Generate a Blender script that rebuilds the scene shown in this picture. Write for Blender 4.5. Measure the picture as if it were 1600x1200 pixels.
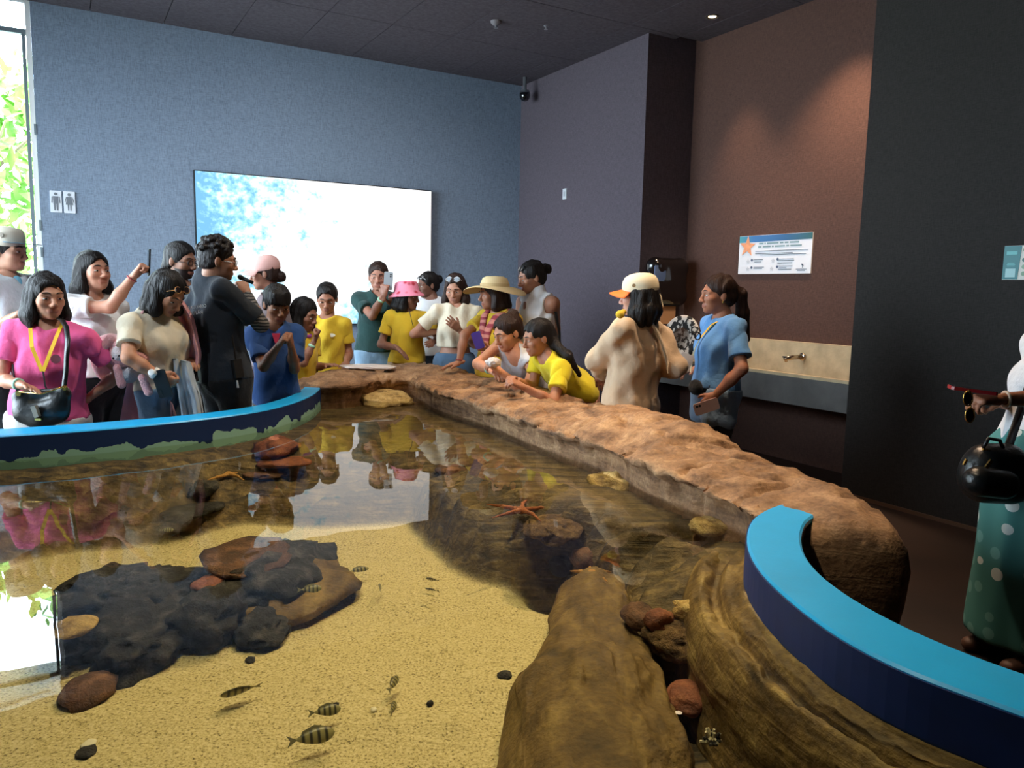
import bpy, bmesh, math, random
import numpy as np
from mathutils import Matrix, Vector
for o in list(bpy.data.objects): bpy.data.objects.remove(o)
SC = bpy.context.scene
COL = SC.collection
rng = np.random.default_rng(7)
random.seed(7)
# ------------------------------------------------------------------ camera
FPX, PITCH, ROLL, CAMH = 1210.0, math.radians(6.98), math.radians(1.15), 1.45
_c, _s, _cp, _sp = math.cos(ROLL), math.sin(ROLL), math.cos(PITCH), math.sin(PITCH)
def V(*a): return np.array(a, dtype=float)
RL, DL, FW = V(1, 0, 0), V(0, -_sp, -_cp), V(0, _cp, -_sp)
_i, _d = _c * RL - _s * DL, _s * RL + _c * DL
cam = bpy.data.cameras.new('camera'); cam.sensor_width = 36; cam.lens = FPX / 1600 * 36
cam.clip_start = .02; cam.clip_end = 200
camo = bpy.data.objects.new('camera', cam); COL.objects.link(camo)
_m = np.eye(4); _m[:3, 0] = _i; _m[:3, 1] = -_d; _m[:3, 2] = -FW; _m[:3, 3] = (0, 0, CAMH)
camo.matrix_world = Matrix(_m.tolist())
SC.camera = camo
# ------------------------------------------------------------------ view and world
SC.view_settings.view_transform = 'Standard'; SC.view_settings.look = 'None'
SC.view_settings.gamma = 1; SC.view_settings.use_curve_mapping = False
SC.view_settings.exposure = 0.35
SC.cycles.use_denoising = True
SC.cycles.max_bounces = 8; SC.cycles.diffuse_bounces = 4; SC.cycles.glossy_bounces = 4
SC.cycles.transparent_max_bounces = 12; SC.cycles.sample_clamp_indirect = 4
SC.cycles.caustics_reflective = False; SC.cycles.caustics_refractive = False
wd = bpy.data.worlds.new('daylight'); SC.world = wd; wd.use_nodes = True
_bg = wd.node_tree.nodes['Background']; _bg.inputs[0].default_value = (.74, .87, 1, 1); _bg.inputs[1].default_value = 19.0
# ------------------------------------------------------------------ plan of the room: u runs along the far wall, v towards it
AR = math.radians(30.3)
UX, UY = V(math.cos(AR), math.sin(AR), 0), V(-math.sin(AR), math.cos(AR), 0)
def uv(u, v, z=0.0): return UX * u + UY * v + V(0, 0, z)
US, VB, ZC, NU, NV0, NV1 = 4.909, 8.315, 3.87, 5.509, 3.575, 5.98
UL, VR = -2.3, -4.0
ZW = .615     # water level
def lamp(name, kind, loc, energy, color, **kw):
    l = bpy.data.lights.new(name, kind); l.energy = energy; l.color = color
    for k, v in kw.items(): setattr(l, k, v)
    o = bpy.data.objects.new(name, l); COL.objects.link(o); o.location = tuple(loc); return o
def aim(o, target):
    o.rotation_euler = (Vector(tuple(target)) - o.location).to_track_quat('-Z', 'Y').to_euler()
sun = lamp('sun', 'SUN', (0, 0, 10), 6.0, (1, .95, .85), angle=.01)
sun.rotation_euler = (math.radians(35), math.radians(-20), 0)
def portal(u0, v0, u1, v1, z0, z1):
    a, b = uv(u0, v0), uv(u1, v1); L = np.linalg.norm(b - a)
    o = lamp('window_portal', 'AREA', (a + b) / 2 + V(0, 0, (z0 + z1) / 2), 1, (1, 1, 1), shape='RECTANGLE', size=float(L), size_y=z1 - z0)
    o.data.cycles.is_portal = True
    return o
_po = portal(UL + .02, 4.2, UL + .02, VB, 0.1, 3.6); aim(_po, uv(3, 6.25, 1.85))
_po = portal(-2.2, VB - .02, -.2, VB - .02, 0.1, 3.85); aim(_po, uv(-1.2, 0, 1.85))
# ------------------------------------------------------------------ pixel helpers (1600x1200), for measuring the photograph
def ray(px, py):
    x, y = (px - 800) / FPX, (py - 600) / FPX
    return _i * x + _d * y + FW
def atz(px, py, z):
    r = ray(px, py); p = r * ((z - CAMH) / r[2]); p[2] += CAMH; return p
def atd(px, py, D):
    r = ray(px, py); p = r * (D / r[1]); p[2] += CAMH; return p
# ------------------------------------------------------------------ materials
def lin(c):
    c = [x / 255 for x in c]
    return tuple((x / 12.92 if x <= .04045 else ((x + .055) / 1.055) ** 2.4) for x in c) + (1,)
MATS = {}
def M(name, col=(128, 128, 128), rough=.6, metal=0, var=0, vs=8, bump=0, bs=60, stretch=None, emit=None, spec=.5, sheen=0, attr=False, alpha=None, coat=0, detail=4, dist=.01):
    """principled surface; var/vs = colour variation, bump/bs = fine relief (object space)"""
    if name in MATS: return MATS[name]
    m = bpy.data.materials.new(name); m.use_nodes = True; nt = m.node_tree; N = nt.nodes; L = nt.links
    b = N['Principled BSDF']; b.inputs['Base Color'].default_value = lin(col); b.inputs['Roughness'].default_value = rough
    b.inputs['Metallic'].default_value = metal; b.inputs['Specular IOR Level'].default_value = spec
    if sheen: b.inputs['Sheen Weight'].default_value = sheen
    if coat: b.inputs['Coat Weight'].default_value = coat
    tc = N.new('ShaderNodeTexCoord'); src = tc.outputs['Object']
    if stretch:
        mp = N.new('ShaderNodeMapping'); mp.inputs['Scale'].default_value = stretch; L.new(src, mp.inputs['Vector']); src = mp.outputs[0]
    csrc = None
    if attr:
        a = N.new('ShaderNodeAttribute'); a.attribute_name = 'Col'; csrc = a.outputs['Color']; L.new(csrc, b.inputs['Base Color'])
    if var:
        n = N.new('ShaderNodeTexNoise'); n.inputs['Scale'].default_value = vs; n.inputs['Detail'].default_value = detail; L.new(src, n.inputs['Vector'])
        mr = N.new('ShaderNodeMapRange'); mr.inputs['From Min'].default_value = .3; mr.inputs['From Max'].default_value = .7
        mr.inputs['To Min'].default_value = 1 - var; mr.inputs['To Max'].default_value = 1 + var; L.new(n.outputs['Fac'], mr.inputs['Value'])
        mx = N.new('ShaderNodeVectorMath'); mx.operation = 'SCALE'
        if csrc is None: mx.inputs[0].default_value = lin(col)[:3]
        else: L.new(csrc, mx.inputs[0])
        L.new(mr.outputs[0], mx.inputs['Scale']); L.new(mx.outputs[0], b.inputs['Base Color'])
    if bump:
        n = N.new('ShaderNodeTexNoise'); n.inputs['Scale'].default_value = bs; n.inputs['Detail'].default_value = 6; L.new(src, n.inputs['Vector'])
        bp = N.new('ShaderNodeBump'); bp.inputs['Strength'].default_value = min(1, bump); bp.inputs['Distance'].default_value = dist; L.new(n.outputs['Fac'], bp.inputs['Height']); L.new(bp.outputs[0], b.inputs['Normal'])
    if emit:
        b.inputs['Emission Color'].default_value = lin(emit[0]); b.inputs['Emission Strength'].default_value = emit[1]
    MATS[name] = m; return m
def nodes_of(m): return m.node_tree.nodes, m.node_tree.links, m.node_tree.nodes['Principled BSDF']
# ------------------------------------------------------------------ mesh helpers
def tag(o, label=None, cat=None, group=None, kind=None):
    if label: o['label'] = label
    if cat: o['category'] = cat
    if group: o['group'] = group
    if kind: o['kind'] = kind
    return o
def mesh_obj(name, verts, faces, mat, parent=None, smooth=False, origin=None, col=None):
    me = bpy.data.meshes.new(name)
    verts = np.asarray(verts, dtype=np.float32)
    if origin is None and parent is not None: origin = np.array(parent['_o']) if '_o' in parent else V(0, 0, 0)
    own = None
    if origin is None: origin = V(0, 0, 0)
    verts = verts - np.asarray(origin, dtype=np.float32)
    faces = np.asarray(faces) if not isinstance(faces, np.ndarray) and len(set(map(len, faces))) == 1 else faces
    if isinstance(faces, np.ndarray):
        k = faces.shape[1]; n = len(faces)
        me.vertices.add(len(verts)); me.vertices.foreach_set('co', verts.ravel())
        me.loops.add(n * k); me.loops.foreach_set('vertex_index', faces.ravel().astype(np.int32))
        me.polygons.add(n); me.polygons.foreach_set('loop_start', (np.arange(n) * k).astype(np.int32))
        try: me.polygons.foreach_set('loop_total', np.full(n, k, dtype=np.int32))
        except Exception: pass
        me.update(calc_edges=True); me.validate()
    else:
        me.from_pydata(verts.tolist(), [], [list(map(int, f)) for f in faces]); me.update()
    me.polygons.foreach_set('use_smooth', np.full(len(me.polygons), bool(smooth)))
    if col is not None:
        ca = me.color_attributes.new('Col', 'FLOAT_COLOR', 'POINT')
        cc = np.ones((len(verts), 4), dtype=np.float32); cc[:, :3] = col; ca.data.foreach_set('color', cc.ravel())
    if mat: me.materials.append(mat)
    o = bpy.data.objects.new(name, me); COL.objects.link(o)
    if parent is not None: o.parent = parent
    else: o.location = tuple(float(x) for x in origin)
    if parent is None: o['_o'] = [float(x) for x in origin]
    else: o['_o'] = list(parent['_o']) if '_o' in parent else [0., 0., 0.]
    return o
def empty(name, loc):
    o = bpy.data.objects.new(name, None); COL.objects.link(o); o.location = tuple(float(x) for x in loc); o['_o'] = [float(x) for x in loc]
    o.empty_display_size = .1; return o
class MB:
    """collects simple solids given in world coordinates"""
    def __init__(s): s.v = []; s.f = []
    def add(s, v, f):
        n = len(s.v); s.v += [tuple(map(float, p)) for p in v]; s.f += [tuple(i + n for i in q) for q in f]; return s
    def box(s, c, ax, h, bev=0):
        """centre, 3 axes, half sizes; bev chamfers the edges along axis 3"""
        c = np.asarray(c, float); a, b, n = [np.asarray(x, float) for x in ax]
        if bev:
            e = bev; X, Y = h[0], h[1]
            ring = [(-X + e, -Y), (X - e, -Y), (X, -Y + e), (X, Y - e), (X - e, Y), (-X + e, Y), (-X, Y - e), (-X, -Y + e)]
            v = [c + a * p + b * q - n * h[2] for p, q in ring] + [c + a * p + b * q + n * h[2] for p, q in ring]
            f = [tuple(range(7, -1, -1)), tuple(range(8, 16))] + [(i, (i + 1) % 8, 8 + (i + 1) % 8, 8 + i) for i in range(8)]
            return s.add(v, f)
        v = [c + a * (i * h[0]) + b * (j * h[1]) + n * (k * h[2]) for i in (-1, 1) for j in (-1, 1) for k in (-1, 1)]
        return s.add(v, [(0, 1, 3, 2), (4, 6, 7, 5), (0, 4, 5, 1), (2, 3, 7, 6), (0, 2, 6, 4), (1, 5, 7, 3)])
    def tube(s, pts, r, n=10, cap=True, flat=None):
        pts = [np.asarray(p, float) for p in pts]; rr = r if hasattr(r, '__len__') else [r] * len(pts)
        base = len(s.v); t0 = pts[1] - pts[0]; a = np.cross(t0, V(0, 0, 1)); 
        if np.linalg.norm(a) < 1e-6: a = V(1, 0, 0)
        v = []
        for i, p in enumerate(pts):
            t = pts[min(i + 1, len(pts) - 1)] - pts[max(i - 1, 0)]; t = t / (np.linalg.norm(t) + 1e-12)
            a = a - t * np.dot(a, t); a = a / (np.linalg.norm(a) + 1e-12); b = np.cross(t, a)
            fa, fb = (1, 1) if flat is None else flat
            for k in range(n):
                g = 2 * math.pi * k / n; v.append(p + (a * math.cos(g) * fa + b * math.sin(g) * fb) * rr[i])
        f = [(i * n + k, i * n + (k + 1) % n, (i + 1) * n + (k + 1) % n, (i + 1) * n + k) for i in range(len(pts) - 1) for k in range(n)]
        if cap: f += [tuple(range(n - 1, -1, -1)), tuple((len(pts) - 1) * n + k for k in range(n))]
        return s.add(v, f)
    def lathe(s, c, axis, prof, n=24, ref=None, sx=1, sy=1):
        axis = np.asarray(axis, float); axis = axis / np.linalg.norm(axis)
        a = np.cross(axis, ref if ref is not None else (V(0, 0, 1) if abs(axis[2]) < .9 else V(1, 0, 0))); a /= np.linalg.norm(a); b = np.cross(axis, a)
        v = []
        for r, h in prof:
            for k in range(n):
                g = 2 * math.pi * k / n; v.append(np.asarray(c) + axis * h + (a * math.cos(g) * sx + b * math.sin(g) * sy) * r)
        f = [(i * n + k, i * n + (k + 1) % n, (i + 1) * n + (k + 1) % n, (i + 1) * n + k) for i in range(len(prof) - 1) for k in range(n)]
        f += [tuple(range(n - 1, -1, -1)), tuple((len(prof) - 1) * n + k for k in range(n))]
        return s.add(v, f)
    def prism(s, poly, n, h):
        """poly = coplanar world points, extruded by n*h"""
        poly = [np.asarray(p, float) for p in poly]; k = len(poly); n = np.asarray(n, float) * h
        return s.add(poly + [p + n for p in poly], [tuple(range(k - 1, -1, -1)), tuple(range(k, 2 * k))] + [(i, (i + 1) % k, k + (i + 1) % k, k + i) for i in range(k)])
    def build(s, name, mat, parent=None, smooth=False, origin=None):
        return mesh_obj(name, s.v, s.f, mat, parent, smooth, origin)
Z3 = V(0, 0, 1)
def text_mesh(name, txt, c, right, up, size, mat, parent, ext=.0006, align='CENTER'):
    cu = bpy.data.curves.new(name, 'FONT'); cu.body = txt; cu.size = size; cu.extrude = ext; cu.align_x = align; cu.align_y = 'CENTER'
    cu.resolution_u = 2
    to = bpy.data.objects.new(name + '_tmp', cu); COL.objects.link(to)
    dg = bpy.context.evaluated_depsgraph_get(); me = bpy.data.meshes.new_from_object(to.evaluated_get(dg))
    bpy.data.objects.remove(to)
    n = np.cross(right, up); co = np.zeros(len(me.vertices) * 3, dtype=np.float32); me.vertices.foreach_get('co', co); co = co.reshape(-1, 3)
    og = np.array(parent['_o']) if '_o' in parent else V(0, 0, 0)
    w = np.asarray(c) - og + co[:, :1] * right + co[:, 1:2] * up + co[:, 2:3] * n
    me.vertices.foreach_set('co', w.astype(np.float32).ravel()); me.update(); me.materials.clear(); me.materials.append(mat)
    o = bpy.data.objects.new(name, me); COL.objects.link(o); o.parent = parent; o['_o'] = list(og); return o
# ------------------------------------------------------------------ signed-distance modelling (smooth unions -> one continuous surface)
class SDF:
    def __init__(s): s.p = []; s.post = []
    def cap(s, a, b, ra, rb=None, k=.02, fl=None, op=1):
        s.p.append(('c', np.asarray(a, float), np.asarray(b, float), ra, ra if rb is None else rb, k, fl, op)); return s
    def ell(s, c, r, ax=None, k=.02, op=1):
        s.p.append(('e', np.asarray(c, float), np.asarray(r, float), np.eye(3) if ax is None else np.array(ax, float), k, op)); return s
    def cut(s, p, n, k=0):     # removes the side n points to
        n = np.asarray(n, float); s.post.append((np.asarray(p, float), n / np.linalg.norm(n), k)); return s
    def mesh(s, res=.008, zc=None, noise=None, grow=0.0):
        lo, hi = np.full(3, 1e9), np.full(3, -1e9); bb = []
        for q in s.p:
            if q[0] == 'c':
                r = max(q[3], q[4]) + grow; m = r + q[5] * 1.0 + res * 2.5
                l, h = np.minimum(q[1], q[2]) - m, np.maximum(q[1], q[2]) + m; op = q[7]
            else:
                ext = np.sqrt(((q[3].T * (q[2] + grow)) ** 2).sum(1)); m = q[4] + res * 2.5; l, h = q[1] - ext - m, q[1] + ext + m; op = q[5]
            bb.append((l, h))
            if op > 0: lo = np.minimum(lo, l); hi = np.maximum(hi, h)
        xs = np.arange(lo[0], hi[0] + res, res); ys = np.arange(lo[1], hi[1] + res, res)
        if zc and lo[2] < zc[0]:
            zs = np.concatenate([np.arange(lo[2], zc[0] - zc[1] * .5, zc[1]), np.arange(zc[0], hi[2] + res, res)])
        else: zs = np.arange(lo[2], hi[2] + res, res)
        xs, ys, zs = [a.astype(np.float32) for a in (xs, ys, zs)]
        f = np.full((len(xs), len(ys), len(zs)), .3, dtype=np.float32)
        for q, (l, h) in zip(s.p, bb):
            sl = []
            for a, L, H in zip((xs, ys, zs), l, h):
                i0 = max(0, int(np.searchsorted(a, L)) - 1); i1 = min(len(a), int(np.searchsorted(a, H)) + 1); sl.append(slice(i0, i1))
            X = xs[sl[0]][:, None, None]; Y = ys[sl[1]][None, :, None]; Z = zs[sl[2]][None, None, :]
            if X.size == 0 or Y.size == 0 or Z.size == 0: continue
            if q[0] == 'c':
                _, a, b, ra, rb, k, fl, op = q; ba = b - a; px, py, pz = X - a[0], Y - a[1], Z - a[2]
                if fl is not None:   # flatten along direction fl[0] by factor fl[1]
                    n, sc = fl; e = (1 / sc - 1); dt = (px * n[0] + py * n[1] + pz * n[2]) * e
                    px = px + dt * n[0]; py = py + dt * n[1]; pz = pz + dt * n[2]; ba = ba + np.dot(ba, n) * e * n
                bb2 = float(np.dot(ba, ba)) + 1e-12
                t = np.clip((px * ba[0] + py * ba[1] + pz * ba[2]) / bb2, 0, 1)
                d = np.sqrt((px - t * ba[0]) ** 2 + (py - t * ba[1]) ** 2 + (pz - t * ba[2]) ** 2) - (ra + grow + (rb - ra) * t)
            else:
                _, c, r, ax, k, op = q; r = r + grow; px, py, pz = X - c[0], Y - c[1], Z - c[2]
                qs = [(px * ax[i][0] + py * ax[i][1] + pz * ax[i][2]) / r[i] for i in range(3)]
                k0 = np.sqrt(qs[0] ** 2 + qs[1] ** 2 + qs[2] ** 2) + 1e-6
                k1 = np.sqrt((qs[0] / r[0]) ** 2 + (qs[1] / r[1]) ** 2 + (qs[2] / r[2]) ** 2) + 1e-6
                d = k0 * (k0 - 1) / k1
            g = f[tuple(sl)]
            if op > 0:
                hh = np.maximum(k - np.abs(g - d), 0) / max(k, 1e-6); f[tuple(sl)] = np.minimum(g, d) - hh * hh * k * .25
            else:
                g = -g; hh = np.maximum(k - np.abs(g - d), 0) / max(k, 1e-6); f[tuple(sl)] = -(np.minimum(g, d) - hh * hh * k * .25)
        if noise:
            amp, fr, sd = noise[:3]; rg = np.random.default_rng(sd)
            w = np.zeros_like(f)
            for _ in range(6):
                dd = rg.normal(size=3); dd /= np.linalg.norm(dd); fq = fr * rg.uniform(.5, 1.6); ph = rg.uniform(0, 6.28)
                if len(noise) > 3: dd = dd * noise[3]
                w += np.sin((xs[:, None, None] * dd[0] + ys[None, :, None] * dd[1] + zs[None, None, :] * dd[2]) * fq + ph)
            f = f + w * (amp / 2.5) - amp * .55
        for p, n, k in s.post:
            d = (xs[:, None, None] - p[0]) * n[0] + (ys[None, :, None] - p[1]) * n[1] + (zs[None, None, :] - p[2]) * n[2]
            f = np.maximum(f, d)
        f[0] = f[-1] = .1; f[:, 0] = f[:, -1] = .1; f[:, :, 0] = f[:, :, -1] = .1
        return surface_nets(f, xs, ys, zs)
def surface_nets(f, xs, ys, zs):
    ins = f < 0; nx, ny, nz = f.shape
    cnt = np.zeros((nx - 1, ny - 1, nz - 1), dtype=np.int8)
    cs = [(i, j, k) for i in (0, 1) for j in (0, 1) for k in (0, 1)]
    for i, j, k in cs: cnt += ins[i:nx - 1 + i, j:ny - 1 + j, k:nz - 1 + k]
    act = (cnt > 0) & (cnt < 8); I, J, K = np.nonzero(act)
    idx = np.full(act.shape, -1, dtype=np.int32); idx[I, J, K] = np.arange(len(I))
    acc = np.zeros((len(I), 3), dtype=np.float64); n = np.zeros(len(I))
    val = {c: f[I + c[0], J + c[1], K + c[2]] for c in cs}
    for c in cs:
        for ax in range(3):
            if c[ax] == 1: continue
            e = list(c); e[ax] = 1; e = tuple(e); a, b = val[c], val[e]; m = (a < 0) != (b < 0)
            if not m.any(): continue
            t = a[m] / (a[m] - b[m]); o = np.tile(np.array(c, float), (m.sum(), 1)); o[:, ax] = t
            acc[m] += o; n[m] += 1
    acc /= np.maximum(n, 1)[:, None]
    def co(a, i, t): return a[i] + (a[i + 1] - a[i]) * t
    v = np.stack([co(xs, I, acc[:, 0]), co(ys, J, acc[:, 1]), co(zs, K, acc[:, 2])], 1)
    F = []
    for ax in range(3):
        sl0 = [slice(1, -1)] * 3; sl0[ax] = slice(0, -1); sl1 = [slice(1, -1)] * 3; sl1[ax] = slice(1, None)
        A, B = ins[tuple(sl0)], ins[tuple(sl1)]
        for flip, mk in ((0, A & ~B), (1, ~A & B)):
            P = list(np.nonzero(mk)); 
            for q in range(3):
                if q != ax: P[q] = P[q] + 1
            b, c = (ax + 1) % 3, (ax + 2) % 3
            def cell(db, dc):
                Q = [p.copy() for p in P]; Q[b] -= db; Q[c] -= dc; return idx[Q[0], Q[1], Q[2]]
            q = np.stack([cell(1, 1), cell(0, 1), cell(0, 0), cell(1, 0)], 1)
            F.append(q[:, ::-1] if flip else q)
    F = np.concatenate(F); F = F[(F >= 0).all(1)]
    return v, F
def smoothstep(a, b, x):
    t = np.clip((x - a) / (b - a), 0, 1); return t * t * (3 - 2 * t)
# value noise, vectorised
_PERM = np.random.default_rng(3).random((64, 64, 64)).astype(np.float32)
def vnoise(p):
    p = np.asarray(p, float); i = np.floor(p).astype(int); t = p - i; t = t * t * (3 - 2 * t); i &= 63; j = (i + 1) & 63
    r = 0
    for a in (0, 1):
        for b in (0, 1):
            for c in (0, 1):
                w = (t[..., 0] if a else 1 - t[..., 0]) * (t[..., 1] if b else 1 - t[..., 1]) * (t[..., 2] if c else 1 - t[..., 2])
                r = r + w * _PERM[(j if a else i)[..., 0], (j if b else i)[..., 1], (j if c else i)[..., 2]]
    return r * 2 - 1
def fbm(p, o=4, g=.5):
    p = np.asarray(p, float); r = 0; a = 1
    for k in range(o): r = r + a * vnoise(p * 2 ** k + k * 7.3); a *= g
    return r
# ================================================================== the room
def weave(name, col, sc=220):
    m = M(name, col, rough=.85, spec=.25); N, L, b = nodes_of(m)
    tc = N.new('ShaderNodeTexCoord'); mp = N.new('ShaderNodeMapping'); L.new(tc.outputs['Object'], mp.inputs[0])
    mp.inputs['Rotation'].default_value = (0, 0, -AR)
    n1 = N.new('ShaderNodeTexNoise'); n1.inputs['Scale'].default_value = 1; n1.inputs['Detail'].default_value = 2
    m2 = N.new('ShaderNodeMapping'); m2.inputs['Scale'].default_value = (30, 30, sc * 1.6); L.new(mp.outputs[0], m2.inputs[0]); L.new(m2.outputs[0], n1.inputs['Vector'])
    n2 = N.new('ShaderNodeTexNoise'); n2.inputs['Scale'].default_value = 1; n2.inputs['Detail'].default_value = 2
    m3 = N.new('ShaderNodeMapping'); m3.inputs['Scale'].default_value = (sc, sc, 22); L.new(mp.outputs[0], m3.inputs[0]); L.new(m3.outputs[0], n2.inputs['Vector'])
    ad = N.new('ShaderNodeMath'); ad.operation = 'ADD'; L.new(n1.outputs['Fac'], ad.inputs[0]); L.new(n2.outputs['Fac'], ad.inputs[1])
    mr = N.new('ShaderNodeMapRange'); mr.inputs['From Min'].default_value = .7; mr.inputs['From Max'].default_value = 1.3; mr.inputs['To Min'].default_value = .72; mr.inputs['To Max'].default_value = 1.28
    L.new(ad.outputs[0], mr.inputs['Value'])
    vm = N.new('ShaderNodeVectorMath'); vm.operation = 'SCALE'; vm.inputs[0].default_value = lin(col)[:3]; L.new(mr.outputs[0], vm.inputs['Scale']); L.new(vm.outputs[0], b.inputs['Base Color'])
    bp = N.new('ShaderNodeBump'); bp.inputs['Strength'].default_value = .25; bp.inputs['Distance'].default_value = .004; L.new(ad.outputs[0], bp.inputs['Height']); L.new(bp.outputs[0], b.inputs['Normal'])
    return m
WALL = weave('dark_woven_wallcovering', (80, 78, 78))
WHITE = M('white_paint', (232, 230, 226), .5)
DARKM = M('dark_metal_frame', (110, 122, 128), .5)
BLACK = M('black_plastic', (16, 16, 17), .4)
def slab(name, u0, u1, v0, v1, z0, z1, mat, parent=None, kind=None):
    c = uv((u0 + u1) / 2, (v0 + v1) / 2, (z0 + z1) / 2)
    o = MB().box(c, (UX, UY, Z3), ((u1 - u0) / 2, (v1 - v0) / 2, (z1 - z0) / 2)).build(name, mat, parent)
    if kind: o['kind'] = kind
    return o
FLOOR = M('stained_concrete_floor', (44, 28, 21), .62, var=.35, vs=1.6, bump=.05, bs=40)
slab('floor', UL - .2, NU + .2, VR - .2, VB + .2, -.15, 0, FLOOR, kind='structure')
slab('wall_back', -.11, US, VB, VB + .2, 0, ZC + .1, weave('woven_wallcovering_lit', (126, 140, 158)), kind='structure')  # same fabric on four walls
slab('wall_side', US, NU + .2, NV1, VB + .2, 0, ZC + .1, weave('woven_wallcovering_dim', (86, 78, 86)), kind='structure')
slab('wall_niche', NU, NU + .2, NV0, NV1, 0, ZC + .1, weave('woven_wallcovering_warm_lit', (84, 60, 52)), kind='structure')
slab('wall_right', US, NU + .2, VR, NV0, 0, ZC + .1, weave('woven_wallcovering_shaded', (46, 43, 41)), kind='structure')
slab('wall_rear', UL, US, VR - .2, VR, 0, ZC + .1, WALL, kind='structure')
slab('wall_left', UL - .2, UL, VR, 4.2, 0, ZC + .1, WALL, kind='structure')
slab('trim_1', US - .012, US, VR, NV0, 0, .025, M('floor_edge_trim', (92, 66, 48), .5), kind='structure')
CEIL = weave('ceiling_panel_fabric', (92, 86, 94), 160)
ceil = slab('ceiling', UL - .2, NU + .2, VR - .2, VB + .2, ZC + .03, ZC + .15, M('ceiling_void', (22, 20, 22), .9), kind='structure')
# ceiling panels 0.61 x 1.22 m: those in view are pieces of their own, the rest a joined part
us = [4.015 + .61 * k for k in range(-12, 4)]; vs = [7.11 + 1.21 * k for k in range(-9, 2)]
far = MB()
for a in range(len(us) - 1):
    for b in range(len(vs) - 1):
        u0, u1, v0, v1 = us[a], us[a + 1], vs[b], vs[b + 1]
        u0 = max(u0, UL); v1 = min(v1, VB); v0 = max(v0, VR); u1 = min(u1, NU)
        if u1 - u0 < .03 or v1 - v0 < .03: continue
        if u0 >= US - .05 and (v0 > NV1 - .2 or v1 < NV0 + .1): continue
        g = .004
        if u0 > .9 and v0 > 4.2: slab('ceiling_panel', u0 + g, u1 - g, v0 + g, v1 - g, ZC, ZC + .025, CEIL, ceil)
        else:
            c = uv((u0 + u1) / 2, (v0 + v1) / 2, ZC + .0125); far.box(c, (UX, UY, Z3), ((u1 - u0) / 2 - g, (v1 - v0) / 2 - g, .0125))
tag(far.build('ceiling_panels_overhead', CEIL, ceil), kind='stuff')
# --- glazing: window beside the restroom sign and added left glazing out of view
def glassmat():
    m = bpy.data.materials.new('window_glass'); m.use_nodes = True; N = m.node_tree.nodes; L = m.node_tree.links; N.clear()
    o = N.new('ShaderNodeOutputMaterial'); t = N.new('ShaderNodeBsdfTransparent'); t.inputs[0].default_value = (.95, .97, .97, 1)
    g = N.new('ShaderNodeBsdfGlossy'); g.inputs['Roughness'].default_value = .02; fr = N.new('ShaderNodeFresnel'); fr.inputs['IOR'].default_value = 1.45
    mx = N.new('ShaderNodeMixShader'); L.new(fr.outputs[0], mx.inputs[0]); L.new(t.outputs[0], mx.inputs[1]); L.new(g.outputs[0], mx.inputs[2]); L.new(mx.outputs[0], o.inputs[0]); return m
GLASS = glassmat()
w1 = slab('window_1', UL, -.15, VB + .02, VB + .08, 3.59, 3.63, DARKM, kind='structure')
slab('outer_soffit', UL - 1.5, .6, VB + .25, VB + 1.3, 4.0, 4.1, WHITE, w1); slab('soffit_panel', -1.1, -.25, VB + .5, VB + 1.2, 3.985, 4.0, WHITE, w1)
slab('transom_pane', UL, -.15, VB + .045, VB + .052, 3.63, ZC + .1, GLASS, w1)
slab('jamb', -.15, -.112, VB + .02, VB + .14, 0, ZC + .1, WHITE, w1)
for u in (-.185, -1.2, -2.25): slab('mullion', u, u + .028, VB + .03, VB + .09, 0, 3.59, DARKM, w1)
for k, (a, b) in enumerate(((-.183, -1.18), (-1.2, -2.23))): slab('pane', b + .02, a - .02, VB + .055, VB + .062, .02, 3.57, GLASS, w1)
for z in (2.78, 1.94, 1.70, .6): slab('hinge', -.126, -.108, VB - .004, VB + .05, z - .045, z + .045, DARKM, w1)
w2 = slab('unseen_window_2', UL - .2, UL, 4.2, VB + .2, 3.63, ZC + .03, WHITE, kind='structure')  # unseen glazing, its extent set so daylight reaches the back wall
for k in range(4): slab('mullion', UL - .12, UL - .05, 4.2 + k * 1.36, 4.2 + k * 1.36 + .05, 0, 3.63, DARKM, w2)
for k in range(3): slab('pane', UL - .09, UL - .083, 4.2 + k * 1.36 + .05, 4.2 + k * 1.36 + 1.36, 0, 3.63, GLASS, w2)
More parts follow.
